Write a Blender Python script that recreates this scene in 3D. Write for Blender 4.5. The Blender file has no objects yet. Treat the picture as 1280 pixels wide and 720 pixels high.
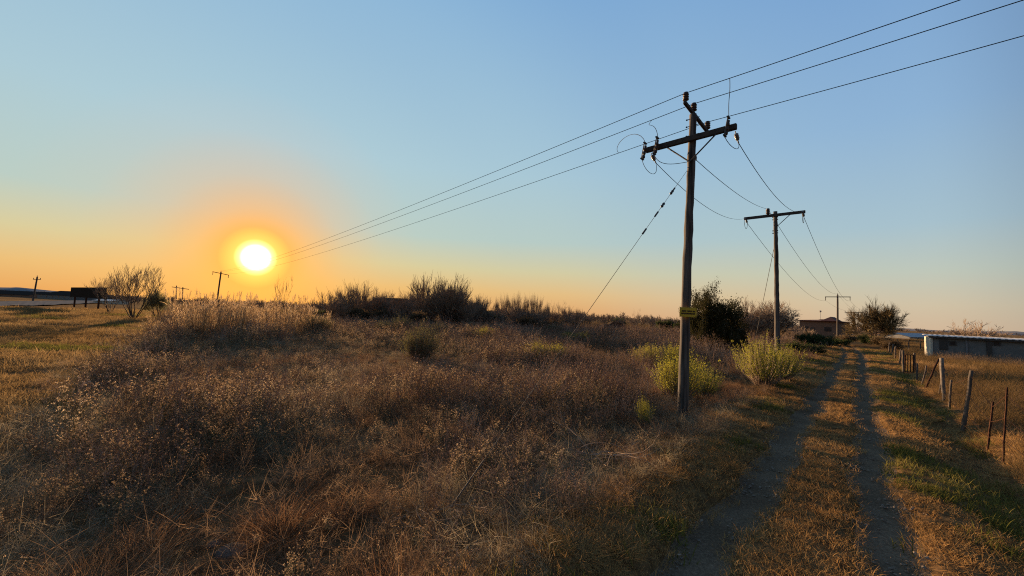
import bpy, math, random
import numpy as np
from mathutils import Matrix, Vector

S = bpy.context.scene
COL = S.collection
RND = random.Random(7)
NPR = np.random.RandomState(11)


def lin(r, g, b):
    def f(c):
        c /= 255.0
        return c / 12.92 if c <= 0.04045 else ((c + 0.055) / 1.055) ** 2.4
    return (f(r), f(g), f(b), 1.0)


# ------------------------------------------------------------------ camera
F = 481.0                       # focal length in pixels of the 1280 px wide frame
H = 2.4
_p, _r = math.radians(3.69), math.radians(2.41)
FW = Vector((0, math.cos(_p), math.sin(_p)))
_u = Vector((0, -math.sin(_p), math.cos(_p)))
_x = Vector((1, 0, 0))
RT = _x * math.cos(_r) + _u * math.sin(_r)
UP = _u * math.cos(_r) - _x * math.sin(_r)
cam = bpy.data.cameras.new('camera')
camo = bpy.data.objects.new('camera', cam)
COL.objects.link(camo)
camo.matrix_world = Matrix(((RT.x, UP.x, -FW.x, 0), (RT.y, UP.y, -FW.y, 0), (RT.z, UP.z, -FW.z, H), (0, 0, 0, 1)))
cam.sensor_width = 36
cam.lens = F / 1280 * 36
cam.clip_start = 0.05
cam.clip_end = 20000
S.camera = camo


def ray(px, py):
    return (FW * F + RT * (px - 640) - UP * (py - 360)).normalized()


def P(px, py, y):
    """world point seen at a photo pixel, at distance y along the view's ground axis"""
    d = ray(px, py)
    t = y / d.y
    return Vector((d.x * t, y, H + d.z * t))


def G(px, py):
    """ground point at a photo pixel"""
    d = ray(px, py)
    t = -H / d.z
    return Vector((d.x * t, d.y * t, 0))


# ------------------------------------------------------------------ sky, sun, exposure
SUN = ray(320, 322)
SUN_EL, SUN_AZ = math.asin(SUN.z), math.atan2(SUN.x, SUN.y)
W = bpy.data.worlds.new('World')
S.world = W
W.use_nodes = True
nt = W.node_tree
N, L = nt.nodes, nt.links


def nnode(t, **k):
    n = N.new(t)
    for a, v in k.items():
        setattr(n, a, v)
    return n


def ramp(stops, src, interp='LINEAR'):
    n = N.new('ShaderNodeValToRGB')
    n.color_ramp.interpolation = interp
    e = n.color_ramp.elements
    while len(e) < len(stops):
        e.new(0.5)
    for q, (p, c) in zip(e, stops):
        q.position = p
        q.color = c
    L.new(src, n.inputs[0])
    return n.outputs[0]


def wmath(op, a, b=None, c=None):
    n = nnode('ShaderNodeMath', operation=op)
    for i, v in enumerate((a, b, c)):
        if v is None:
            continue
        if isinstance(v, (int, float)):
            n.inputs[i].default_value = v
        else:
            L.new(v, n.inputs[i])
    return n.outputs[0]


def wmix(fac, a, b, blend='MIX'):
    n = nnode('ShaderNodeMix', data_type='RGBA', blend_type=blend)
    if isinstance(fac, (int, float)):
        n.inputs[0].default_value = fac
    else:
        L.new(fac, n.inputs[0])
    for i, v in ((6, a), (7, b)):
        if isinstance(v, tuple):
            n.inputs[i].default_value = v
        else:
            L.new(v, n.inputs[i])
    return n.outputs[2]


bg = N['Background']
sky = nnode('ShaderNodeTexSky', sky_type='NISHITA', sun_disc=False)
sky.sun_elevation, sky.sun_rotation = SUN_EL, SUN_AZ
tc = nnode('ShaderNodeTexCoord')
sep = nnode('ShaderNodeSeparateXYZ')
L.new(tc.outputs['Generated'], sep.inputs[0])
el = wmath('DIVIDE', wmath('ARCSINE', sep.outputs[2]), math.radians(60))     # 0..1 = 0..60 degrees up
D = 1 / 60
away = ramp([(0, lin(206, 184, 158)), (2.5 * D, lin(203, 193, 170)), (6 * D, lin(186, 197, 188)), (11 * D, lin(163, 190, 205)),
             (22 * D, lin(137, 174, 211)), (42 * D, lin(106, 151, 205)), (1, lin(90, 136, 190))], el)
near = ramp([(0, lin(226, 160, 90)), (3 * D, lin(230, 186, 118)), (6.2 * D, lin(213, 202, 155)), (10.5 * D, lin(184, 203, 194)),
             (20 * D, lin(172, 202, 212)), (42 * D, lin(142, 184, 216)), (1, lin(100, 146, 196))], el)
dot = nnode('ShaderNodeVectorMath', operation='DOT_PRODUCT')
L.new(tc.outputs['Generated'], dot.inputs[0])
hv = Vector((SUN.x, SUN.y, 0)).normalized()
dot.inputs[1].default_value = hv
azf = ramp([(0, (0, 0, 0, 1)), (0.15, (.12, .12, .12, 1)), (0.5, (.45, .45, .45, 1)), (0.8, (.85, .85, .85, 1)), (0.95, (1, 1, 1, 1))], dot.outputs['Value'], 'EASE')
grad = wmix(azf, away, near)
dot2 = nnode('ShaderNodeVectorMath', operation='DOT_PRODUCT')
L.new(tc.outputs['Generated'], dot2.inputs[0])
dot2.inputs[1].default_value = SUN
ang = wmath('DIVIDE', wmath('ARCCOSINE', wmath('MINIMUM', dot2.outputs['Value'], 1.0)), math.radians(20))   # 0..1 = 0..20 degrees from the sun
halo = ramp([(0, (1, 1, 1, 1)), (0.16, (.95, .95, .95, 1)), (0.3, (.6, .6, .6, 1)), (0.5, (.26, .26, .26, 1)), (0.75, (.06, .06, .06, 1)), (1, (0, 0, 0, 1))], ang)
c1 = wmix(halo, grad, lin(255, 176, 70))
core = ramp([(0, (3.2, 3.0, 2.6, 1)), (0.06, (2.8, 2.5, 1.9, 1)), (0.085, (1.3, 1.0, .4, 1)), (0.115, (.45, .29, .05, 1)), (0.19, (.05, .018, 0, 1)), (0.4, (0, 0, 0, 1))], ang)
c2 = wmix(1.0, c1, core, 'ADD')
nsk = wmix(1.0, sky.outputs[0], (.003, .003, .003, 1), 'MULTIPLY')
c3 = wmix(1.0, c2, nsk, 'ADD')
# the sky opposite the low sun and overhead is dimmer
back = ramp([(0, (.5, .47, .47, 1)), (.45, (.68, .66, .66, 1)), (.58, (1, 1, 1, 1))], wmath('MULTIPLY_ADD', dot.outputs['Value'], .5, .5), 'EASE')
high = ramp([(0, (1, 1, 1, 1)), (.76, (1, 1, 1, 1)), (1, (.55, .55, .58, 1))], el, 'EASE')
c4 = wmix(1.0, wmix(1.0, c3, back, 'MULTIPLY'), high, 'MULTIPLY')
L.new(c4, bg.inputs[0])
bg.inputs[1].default_value = 0.345

sun = bpy.data.lights.new('sun', 'SUN')
suno = bpy.data.objects.new('sun', sun)
COL.objects.link(suno)
sun.energy = 5.0
sun.angle = math.radians(0.6)
sun.color = (1.0, 0.65, 0.35)
LAMP = Vector((math.sin(SUN_AZ), math.cos(SUN_AZ), math.tan(math.radians(7.8)))).normalized()
suno.rotation_euler = LAMP.to_track_quat('Z', 'Y').to_euler()
suno.location = (0, 0, 30)

S.view_settings.view_transform = 'Standard'
S.view_settings.look = 'None'
S.view_settings.exposure = 1.54
S.view_settings.gamma = 1.0
S.render.engine = 'CYCLES'
S.cycles.use_denoising = False
S.cycles.pixel_filter_type = 'BLACKMAN_HARRIS'
S.cycles.filter_width = 1.1
S.cycles.max_bounces = 6
S.cycles.transparent_max_bounces = 8
S.cycles.volume_bounces = 0


# ------------------------------------------------------------------ noise
def _hash(ix, iy, s):
    h = (ix.astype(np.int64) * 374761393 + iy.astype(np.int64) * 668265263 + s * 982451653) & 0x7fffffff
    h = ((h ^ (h >> 13)) * 1274126177) & 0x7fffffff
    return ((h ^ (h >> 16)) & 0xffff) / 65535.0


def vnoise(x, y, s=0):
    ix, iy = np.floor(x), np.floor(y)
    fx, fy = x - ix, y - iy
    fx, fy = fx * fx * (3 - 2 * fx), fy * fy * (3 - 2 * fy)
    a, b = _hash(ix, iy, s), _hash(ix + 1, iy, s)
    c, d = _hash(ix, iy + 1, s), _hash(ix + 1, iy + 1, s)
    return (a * (1 - fx) + b * fx) * (1 - fy) + (c * (1 - fx) + d * fx) * fy


def fbm(x, y, s=0, o=4):
    r, a, t = 0, 1, 0
    for i in range(o):
        r = r + a * vnoise(x * 2 ** i + 13.7 * i, y * 2 ** i - 7.1 * i, s + i)
        t += a
        a *= .5
    return r / t


# ------------------------------------------------------------------ track frame: u runs along the track, v across it (right is plus)
rl = [G(*p) for p in ((884, 720), (934, 612), (968, 565), (1003, 522), (1028, 490), (1045, 462), (1056, 444))]
rr = [G(*p) for p in ((1119, 720), (1097, 612), (1090, 565), (1084, 522), (1080, 490), (1078, 462), (1079, 444))]
_d = ((rl[-1] + rr[-1]) / 2 - (rl[0] + rr[0]) / 2).normalized()
TU = np.array([_d.x, _d.y])
TV = np.array([_d.y, -_d.x])
TO = np.array([(rl[0].x + rr[0].x) / 2, (rl[0].y + rr[0].y) / 2])


def uv(x, y):
    x, y = np.asarray(x, float), np.asarray(y, float)
    return (x - TO[0]) * TU[0] + (y - TO[1]) * TU[1], (x - TO[0]) * TV[0] + (y - TO[1]) * TV[1]


def xy(u, v):
    return TO[0] + u * TU[0] + v * TV[0], TO[1] + u * TU[1] + v * TV[1]


def rutfit(pts):
    q = [uv(p.x, p.y) for p in pts]
    return [float(a) for a, b in q], [float(b) for a, b in q]


_ul, _vl = rutfit(rl)
_ur, _vr = rutfit(rr)
FL = np.polyfit(_ul, _vl, 2)
FR = np.polyfit(_ur, _vr, 2)
print('RUTS', np.round(_ul, 1), np.round(_vl, 2), np.round(_ur, 1), np.round(_vr, 2))


def rut(u, which):
    f = FL if which < 0 else FR
    uc = np.clip(u, -12, 34)
    b = np.polyval(f, uc)
    far = np.clip(u - 34, 0, 60)
    wob = 0.05 * np.sin(u * 0.9 + which) + 0.04 * np.sin(u * 2.3 + 2 * which)
    return b + wob - 0.0016 * far ** 2


_a, _b = G(0, 575), G(206, 402)
ML = np.array([_b.x - _a.x, _b.y - _a.y])
ML = ML / np.linalg.norm(ML)


def hz(x, y):
    """height of the ground"""
    x, y = np.asarray(x, float), np.asarray(y, float)
    u, v = uv(x, y)
    r = np.hypot(x, y)
    amp = np.clip(1.4 - r / 160, 0.0, 1)
    z = amp * (0.26 * (fbm(x / 7, y / 7, 3) - .5) + 0.11 * (fbm(x / 1.3, y / 1.3, 9, 3) - .5))
    left = np.clip((-(x - _a.x) * ML[1] + (y - _a.y) * ML[0]) / 4, 0, 1) * amp
    z = z + left * .34 * (fbm(x / 9 + y / 14, y / 3.2 - x / 30, 14, 3) - .5)
    c = (rut(u, -1) + rut(u, 1)) / 2
    w = np.exp(-((v - c) / 1.6) ** 4)
    z = z * (1 - .8 * w) + 0.02 * w * (fbm(x * 2, y * 2, 21, 3) - .5)
    for k in (-1, 1):
        z = z - 0.10 * np.exp(-((v - rut(u, k)) / 0.31) ** 6)
    z = z + 0.10 * np.exp(-((v - c + 1.75) / .55) ** 2)                       # bank beside the track
    z = z - 0.24 * np.exp(-((v - c - 2.25) / .55) ** 2) * np.clip(1 - (u - 16) / 20, 0, 1)   # shallow ditch by the fence
    return z


def hz1(x, y):
    return float(hz(np.array([x]), np.array([y]))[0])


def on(p):
    return Vector((p.x, p.y, hz1(p.x, p.y)))


# ------------------------------------------------------------------ mesh helpers
class MB:
    def __init__(s):
        s.v, s.f, s.n = [], [], 0

    def add(s, vs, fs):
        s.v.extend(vs)
        n = s.n
        s.f.extend([tuple(i + n for i in f) for f in fs])
        s.n += len(vs)

    def box(s, c, size, ax=None, bev=0.0):
        c = Vector(c)
        if ax is None:
            ax = (Vector((1, 0, 0)), Vector((0, 1, 0)), Vector((0, 0, 1)))
        h = [q / 2 for q in size]
        if bev <= 0:
            vs = [c + ax[0] * h[0] * i + ax[1] * h[1] * j + ax[2] * h[2] * k for i in (-1, 1) for j in (-1, 1) for k in (-1, 1)]
            fs = [(0, 1, 3, 2), (4, 6, 7, 5), (0, 4, 5, 1), (2, 3, 7, 6), (0, 2, 6, 4), (1, 5, 7, 3)]
            s.add(vs, fs)
            return
        b = min(bev, min(h) * .8)
        vs, idx = [], {}
        for i in (-1, 1):
            for j in (-1, 1):
                for k in (-1, 1):
                    for a in range(3):
                        o = [h[0] - b, h[1] - b, h[2] - b]
                        o[a] += b
                        idx[(i, j, k, a)] = len(vs)
                        vs.append(c + ax[0] * o[0] * i + ax[1] * o[1] * j + ax[2] * o[2] * k)
        fs = []
        for a in range(3):
            o = [q for q in range(3) if q != a]
            for sg in (-1, 1):
                q = []
                for (m, n_) in ((-1, -1), (1, -1), (1, 1), (-1, 1)):
                    t = [0, 0, 0]
                    t[a] = sg
                    t[o[0]] = m
                    t[o[1]] = n_
                    q.append(idx[(t[0], t[1], t[2], a)])
                fs.append(tuple(q))
        for a in range(3):
            o = [q for q in range(3) if q != a]
            for m in (-1, 1):
                for n_ in (-1, 1):
                    t0, t1 = [0, 0, 0], [0, 0, 0]
                    t0[a], t1[a] = -1, 1
                    t0[o[0]] = t1[o[0]] = m
                    t0[o[1]] = t1[o[1]] = n_
                    fs.append((idx[(*t0, o[0])], idx[(*t1, o[0])], idx[(*t1, o[1])], idx[(*t0, o[1])]))
        for i in (-1, 1):
            for j in (-1, 1):
                for k in (-1, 1):
                    fs.append((idx[(i, j, k, 0)], idx[(i, j, k, 1)], idx[(i, j, k, 2)]))
        s.add(vs, fs)

    def tube(s, pts, rad, n=6, caps=True, jit=0.0, rnd=RND):
        pts = [Vector(p) for p in pts]
        m = len(pts)
        if not hasattr(rad, '__len__'):
            rad = [rad] * m
        vs, fs = [], []
        t = (pts[1] - pts[0]).normalized()
        a = t.orthogonal().normalized()
        for i in range(m):
            if i < m - 1:
                t2 = (pts[i + 1] - pts[i])
                t2 = t2.normalized() if t2.length > 1e-9 else t
            else:
                t2 = t
            tt = t2 if i == 0 else (t + t2)
            tt = tt.normalized() if tt.length > 1e-6 else t2
            a = (a - tt * a.dot(tt))
            a = a.normalized() if a.length > 1e-6 else tt.orthogonal().normalized()
            b = tt.cross(a)
            for k in range(n):
                an = 2 * math.pi * k / n
                rr_ = rad[i] * (1 + (rnd.uniform(-jit, jit) if jit else 0))
                vs.append(pts[i] + a * math.cos(an) * rr_ + b * math.sin(an) * rr_)
            t = t2
        for i in range(m - 1):
            for k in range(n):
                k2 = (k + 1) % n
                fs.append((i * n + k, i * n + k2, (i + 1) * n + k2, (i + 1) * n + k))
        if caps and n > 2:
            fs.append(tuple(range(n - 1, -1, -1)))
            fs.append(tuple((m - 1) * n + k for k in range(n)))
        s.add(vs, fs)

    def lathe(s, c, axis, prof, n=10):
        """prof: (distance along the axis, radius)"""
        axis = Vector(axis).normalized()
        s.tube_prof(Vector(c), axis, prof, n)

    def tube_prof(s, c, axis, prof, n):
        a = axis.orthogonal().normalized()
        b = axis.cross(a)
        vs, fs = [], []
        for h, r in prof:
            for k in range(n):
                an = 2 * math.pi * k / n
                vs.append(c + axis * h + (a * math.cos(an) + b * math.sin(an)) * r)
        for i in range(len(prof) - 1):
            for k in range(n):
                k2 = (k + 1) % n
                fs.append((i * n + k, i * n + k2, (i + 1) * n + k2, (i + 1) * n + k))
        fs.append(tuple(range(n - 1, -1, -1)))
        fs.append(tuple((len(prof) - 1) * n + k for k in range(n)))
        s.add(vs, fs)

    def strip(s, pts, wid, side):
        """a blade: pts with half widths along vector side, closing in a point"""
        vs, fs = [], []
        m = len(pts)
        for p, w in zip(pts[:-1], wid[:-1]):
            vs += [p - side * w, p + side * w]
        vs.append(pts[-1])
        for i in range(m - 2):
            fs.append((2 * i, 2 * i + 1, 2 * i + 3, 2 * i + 2))
        fs.append((2 * m - 4, 2 * m - 3, 2 * m - 2))
        s.add(vs, fs)

    def quads(s, c, a, b):
        """numpy: centres, half axis a, half axis b -> pointed leaves"""
        vs = np.stack([c - a, c + b, c + a, c - b], 1).reshape(-1, 3)
        s.add([tuple(q) for q in vs], [(4 * i, 4 * i + 1, 4 * i + 2, 4 * i + 3) for i in range(len(c))])

    def mesh(s, name, mat, smooth=False):
        me = bpy.data.meshes.new(name)
        me.from_pydata([tuple(q) for q in s.v], [], s.f)
        if mat is not None:
            me.materials.append(mat)
        if smooth:
            me.polygons.foreach_set('use_smooth', [True] * len(me.polygons))
        me.update()
        return me


def link(name, me, parent=None):
    o = bpy.data.objects.new(name, me)
    COL.objects.link(o)
    if parent is not None:
        o.parent = parent
    return o


def tag(o, label=None, cat=None, group=None, kind=None):
    if label:
        o['label'] = label
    if cat:
        o['category'] = cat
    if group:
        o['group'] = group
    if kind:
        o['kind'] = kind
    return o


def thing(name, label, cat, loc=(0, 0, 0), rz=0, group=None):
    o = bpy.data.objects.new(name, None)
    COL.objects.link(o)
    o.empty_display_size = .3
    o.location = loc
    o.rotation_euler = (0, 0, rz)
    return tag(o, label, cat, group)


def dup(root, loc, rz=0, sc=(1, 1, 1), label=None, group=None):
    r = root.copy()
    COL.objects.link(r)
    r.location, r.rotation_euler, r.scale = loc, (0, 0, rz), sc
    if label:
        r['label'] = label
    if group:
        r['group'] = group
    for ch in list(root.children):
        c = ch.copy()
        COL.objects.link(c)
        c.parent = r
        for g in ch.children:
            d = g.copy()
            COL.objects.link(d)
            d.parent = c
    return r


# ------------------------------------------------------------------ materials
def newmat(name):
    m = bpy.data.materials.new(name)
    m.use_nodes = True
    t = m.node_tree
    return m, t.nodes, t.links, t.nodes['Principled BSDF'], t.nodes['Material Output']


def noise_node(n, l, scale, detail=4, obj=True, stretch=None):
    tcn = n.new('ShaderNodeTexCoord')
    nz = n.new('ShaderNodeTexNoise')
    nz.inputs['Scale'].default_value = scale
    nz.inputs['Detail'].default_value = detail
    src = tcn.outputs['Object']
    if not obj:
        g = n.new('ShaderNodeNewGeometry')
        src = g.outputs['Position']
    if stretch:
        mp = n.new('ShaderNodeMapping')
        mp.inputs['Scale'].default_value = stretch
        l.new(src, mp.inputs[0])
        src = mp.outputs[0]
    l.new(src, nz.inputs['Vector'])
    return nz.outputs['Fac']


def cramp(n, l, src, stops):
    r = n.new('ShaderNodeValToRGB')
    e = r.color_ramp.elements
    while len(e) < len(stops):
        e.new(.5)
    for q, (p, c) in zip(e, stops):
        q.position = p
        q.color = (*c, 1)
    l.new(src, r.inputs[0])
    return r.outputs[0]


def mat_plain(name, c1, c2, rough=.8, scale=6, metal=0, bump=0.0, stretch=None, spec=.3):
    m, n, l, b, o = newmat(name)
    f = noise_node(n, l, scale, 5, True, stretch)
    l.new(cramp(n, l, f, [(.3, c1), (.7, c2)]), b.inputs['Base Color'])
    b.inputs['Roughness'].default_value = rough
    b.inputs['Metallic'].default_value = metal
    b.inputs['Specular IOR Level'].default_value = spec
    if bump:
        bp = n.new('ShaderNodeBump')
        bp.inputs['Strength'].default_value = bump
        bp.inputs['Distance'].default_value = .02
        l.new(f, bp.inputs['Height'])
        l.new(bp.outputs[0], b.inputs['Normal'])
    return m


def mat_leaf(name, c1, c2, c3=None, trans=.45, patch=.25):
    """leaves and blades: each plant its own mix of colours, thin enough to let light through"""
    m, n, l, b, o = newmat(name)
    n.remove(b)
    oi = n.new('ShaderNodeObjectInfo')
    f = noise_node(n, l, patch, 3, False)
    ad = n.new('ShaderNodeMath')
    ad.operation = 'MULTIPLY_ADD'
    ad.inputs[1].default_value = .55
    l.new(oi.outputs['Random'], ad.inputs[0])
    sb = n.new('ShaderNodeMath')
    sb.operation = 'MULTIPLY_ADD'
    sb.inputs[1].default_value = 1.3
    sb.inputs[2].default_value = -.42
    l.new(f, sb.inputs[0])
    l.new(sb.outputs[0], ad.inputs[2])
    c = cramp(n, l, ad.outputs[0], [(0.0, c1), (.55, c2), (1.0, c3 or c2)])
    d = n.new('ShaderNodeBsdfDiffuse')
    t = n.new('ShaderNodeBsdfTranslucent')
    l.new(c, d.inputs[0])
    l.new(c, t.inputs[0])
    mx = n.new('ShaderNodeMixShader')
    mx.inputs[0].default_value = trans
    l.new(d.outputs[0], mx.inputs[1])
    l.new(t.outputs[0], mx.inputs[2])
    l.new(mx.outputs[0], o.inputs[0])
    return m


M = {}
M['wood'] = mat_plain('weathered_pole_wood', (.018, .014, .012), (.125, .104, .09), .9, 14, 0, .6, (1, 1, .05))
M['arm_wood'] = mat_plain('dark_crossarm_wood', (.025, .02, .018), (.06, .048, .04), .9, 12, 0, .4, (1, 1, .5))
M['steel'] = mat_plain('galvanised_steel', (.16, .16, .165), (.28, .28, .29), .5, 20, .6)
M['dark_steel'] = mat_plain('dark_steel', (.03, .03, .032), (.07, .065, .06), .5, 20, .5)
M['porcelain'] = mat_plain('brown_porcelain', (.035, .02, .014), (.06, .032, .022), .25, 5)
M['grey_insulator'] = mat_plain('grey_insulator', (.10, .10, .11), (.17, .17, .18), .4, 5)
M['wire'] = mat_plain('weathered_wire', (.015, .015, .016), (.03, .03, .032), .9, 40, 0, spec=.05)
M['guy'] = mat_plain('galvanised_stay', (.05, .045, .04), (.10, .09, .08), .9, 40, 0)
M['sign'] = mat_plain('yellow_enamel', (.46, .30, .02), (.56, .37, .03), .5, 8)
M['letter'] = mat_plain('black_lettering', (.02, .008, .006), (.035, .012, .01), .6, 8)
M['rust'] = mat_plain('rusty_post', (.026, .014, .011), (.07, .034, .022), 1, 18, 0, .4, spec=.05)
M['post_wood'] = mat_plain('grey_post_wood', (.04, .032, .026), (.12, .095, .075), .95, 14, 0, .5, (1, 1, .15))
M['white_post'] = mat_plain('pale_painted_post', (.09, .075, .065), (.2, .17, .145), .9, 12)
M['bark'] = mat_plain('bark', (.045, .033, .026), (.12, .088, .066), .95, 10, 0, .4, (1, 1, .2))
M['twig'] = mat_plain('twig', (.15, .112, .085), (.30, .225, .165), 1, 2, spec=0)
M['twig_pale'] = mat_plain('pale_twig', (.16, .12, .09), (.32, .24, .18), 1, 2, spec=0)
M['twig_olive'] = mat_plain('olive_twig', (.085, .06, .025), (.18, .125, .05), .95, 2)
M['brick'] = mat_plain('brown_brick', (.13, .075, .05), (.2, .12, .082), .9, 3)
M['roof'] = mat_plain('dark_red_roof', (.075, .026, .019), (.11, .04, .029), .85, 8)
M['dark_roof'] = mat_plain('dark_iron_roof', (.03, .025, .022), (.055, .045, .038), 1, 6, spec=0)
M['plaster'] = mat_plain('pale_plaster', (.36, .32, .26), (.52, .47, .39), 1, 3, spec=.05)
M['grey_wall'] = mat_plain('grey_block_wall', (.11, .106, .10), (.16, .153, .143), .85, 2.5)
M['iron_white'] = mat_plain('pale_roof_sheet', (.28, .28, .29), (.4, .4, .41), .6, 4, .1)
M['iron_blue'] = mat_plain('blue_roof_sheet', (.12, .15, .2), (.18, .21, .27), .5, 4)
M['glass'] = mat_plain('dark_window_glass', (.01, .012, .016), (.02, .022, .028), .1, 3)
M['board'] = mat_plain('billboard_back', (.02, .016, .013), (.04, .034, .027), 1, 5, spec=0)
M['asphalt'] = mat_plain('asphalt', (.11, .11, .112), (.17, .168, .165), 1, .6, spec=0)
M['marking'] = mat_plain('road_paint', (.7, .69, .65), (.8, .79, .75), .6, 2)
M['hill'] = mat_plain('haze_tinted_hill', (.17, .175, .185), (.24, .245, .255), 1, .004, spec=0)  # distance haze mixed into the base colour: paler, bluer grey than the bare hills
M['rubber'] = mat_plain('black_rubber', (.02, .02, .02), (.035, .035, .035), .8, 5)
M['stone'] = mat_plain('pale_stone', (.10, .08, .065), (.2, .165, .14), 1, 9, 0, .8)
M['clod'] = mat_plain('soil_clods', (.13, .10, .075), (.27, .22, .17), 1, 14, spec=0)
M['concrete'] = mat_plain('concrete', (.3, .28, .25), (.42, .4, .36), .9, 6)

M['straw'] = mat_leaf('straw_blades', (.26, .14, .05), (.43, .25, .095), (.56, .36, .15), .45)
M['rusty'] = mat_leaf('rusty_blades', (.165, .08, .038), (.27, .14, .07), (.36, .215, .11), .42)
M['brown'] = mat_leaf('brown_stalks', (.16, .10, .06), (.27, .178, .11), (.40, .29, .19), .4)
M['hay'] = mat_leaf('grey_hay_blades', (.19, .15, .10), (.30, .245, .165), (.43, .36, .25), .4)
M['stalk'] = mat_leaf('pinkish_brown_stalks', (.15, .092, .07), (.27, .178, .132), (.46, .35, .265), .15, .5)
M['verge'] = mat_leaf('olive_gold_verge', (.15, .095, .04), (.26, .168, .073), (.37, .26, .13), .42)
M['seed'] = mat_leaf('pale_seed_heads', (0.216, 0.135, 0.081), (0.378, 0.263, 0.162), (0.621, 0.486, 0.338), .5)
M['gold'] = mat_leaf('golden_grass', (.10, .062, .028), (.18, .115, .05), (.28, .19, .085), .42)
M['green'] = mat_leaf('green_blades', (.07, .078, .016), (.135, .13, .032), (.26, .21, .065), .45)
M['grey_green'] = mat_leaf('grey_green_leaves', (0.126, 0.119, 0.063), (0.210, 0.189, 0.098), (0.308, 0.266, 0.140), .4)
M['reed'] = mat_leaf('reed_blades', (.27, .175, .095), (.38, .265, .15), (.48, .36, .21), .6)
M['broom'] = mat_leaf('yellow_green_leaves', (.21, .21, .03), (.31, .29, .04), (.42, .36, .07), .5, 1.2)
M['olive'] = mat_leaf('olive_leaves', (.085, .082, .032), (.14, .13, .048), (.22, .19, .075), .4, 1.2)
M['darkleaf'] = mat_leaf('dark_leaves', (.016, .018, .009), (.035, .034, .015), (.06, .05, .022), .3, 1.2)
M['darkgreen'] = mat_leaf('dark_green_leaves', (.03, .04, .016), (.06, .075, .028), (.10, .10, .04), .35, 1.2)
M['litter'] = mat_leaf('scrub_leaves', (.075, .052, .03), (.125, .088, .05), (.19, .135, .075), .4, .6)


def mat_ground():
    m, n, l, b, o = newmat('dry_field_soil')
    f1 = noise_node(n, l, .25, 5, False)
    f2 = noise_node(n, l, 6, 6, False)
    f3 = noise_node(n, l, .03, 3, False)
    c1 = cramp(n, l, f2, [(.3, (.055, .036, .022)), (.5, (.12, .078, .045)), (.72, (.2, .135, .075))])
    c2 = cramp(n, l, f1, [(.35, (.85, .75, .6)), (.65, (1.3, 1.15, .9))])
    mx = n.new('ShaderNodeMix')
    mx.data_type, mx.blend_type = 'RGBA', 'MULTIPLY'
    mx.inputs[0].default_value = 1
    l.new(c1, mx.inputs[6])
    l.new(c2, mx.inputs[7])
    # the open country far off is dry veld
    c3 = cramp(n, l, f3, [(.35, (.14, .088, .042)), (.65, (.24, .155, .075))])
    g = n.new('ShaderNodeNewGeometry')
    ln = n.new('ShaderNodeVectorMath')
    ln.operation = 'LENGTH'
    l.new(g.outputs['Position'], ln.inputs[0])
    mr = n.new('ShaderNodeMapRange')
    mr.inputs[1].default_value, mr.inputs[2].default_value = 50, 130
    l.new(ln.outputs['Value'], mr.inputs[0])
    mx2 = n.new('ShaderNodeMix')
    mx2.data_type = 'RGBA'
    l.new(mr.outputs[0], mx2.inputs[0])
    l.new(mx.outputs[2], mx2.inputs[6])
    l.new(c3, mx2.inputs[7])
    l.new(mx2.outputs[2], b.inputs['Base Color'])
    b.inputs['Roughness'].default_value = 1
    b.inputs['Specular IOR Level'].default_value = 0
    bp = n.new('ShaderNodeBump')
    bp.inputs['Strength'].default_value = .8
    bp.inputs['Distance'].default_value = .05
    l.new(f2, bp.inputs['Height'])
    l.new(bp.outputs[0], b.inputs['Normal'])
    return m


def mat_track():
    m, n, l, b, o = newmat('packed_track_soil')
    f1 = noise_node(n, l, 1.2, 5, False)
    f2 = noise_node(n, l, 28, 6, False)
    c1 = cramp(n, l, f1, [(.3, (.115, .078, .05)), (.7, (.205, .145, .096))])
    c2 = cramp(n, l, f2, [(.35, (.75, .74, .72)), (.62, (1.1, 1.1, 1.08)), (.75, (1.5, 1.45, 1.4))])
    mx = n.new('ShaderNodeMix')
    mx.data_type, mx.blend_type = 'RGBA', 'MULTIPLY'
    mx.inputs[0].default_value = 1
    l.new(c1, mx.inputs[6])
    l.new(c2, mx.inputs[7])
    l.new(mx.outputs[2], b.inputs['Base Color'])
    b.inputs['Roughness'].default_value = .95
    b.inputs['Specular IOR Level'].default_value = 0
    bp = n.new('ShaderNodeBump')
    bp.inputs['Strength'].default_value = .7
    bp.inputs['Distance'].default_value = .03
    l.new(f2, bp.inputs['Height'])
    l.new(bp.outputs[0], b.inputs['Normal'])
    return m


# ------------------------------------------------------------------ ground
def spaced(dense0, dense1, step, lo, hi, g=1.09):
    a = list(np.arange(dense0, dense1, step))
    s, p = step, a[-1]
    while p < hi:
        s *= g
        p += s
        a.append(p)
    s, p = step, a[0]
    pre = []
    while p > lo:
        s *= g
        p -= s
        pre.append(p)
    return np.array(pre[::-1] + a)


def grid_mesh(name, X, Y, Z, mat):
    nu, nv = X.shape
    me = bpy.data.meshes.new(name)
    v = np.stack([X, Y, Z], -1).reshape(-1, 3)
    i = np.arange(nu * nv).reshape(nu, nv)
    q = np.stack([i[:-1, :-1], i[1:, :-1], i[1:, 1:], i[:-1, 1:]], -1).reshape(-1, 4)
    me.vertices.add(len(v))
    me.vertices.foreach_set('co', v.ravel())
    me.loops.add(q.size)
    me.loops.foreach_set('vertex_index', q.ravel())
    me.polygons.add(len(q))
    me.polygons.foreach_set('loop_start', np.arange(0, q.size, 4))
    me.polygons.foreach_set('loop_total', np.full(len(q), 4))
    me.polygons.foreach_set('use_smooth', np.ones(len(q), bool))
    me.materials.append(mat)
    me.update(calc_edges=True)
    me.validate()
    return me


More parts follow.
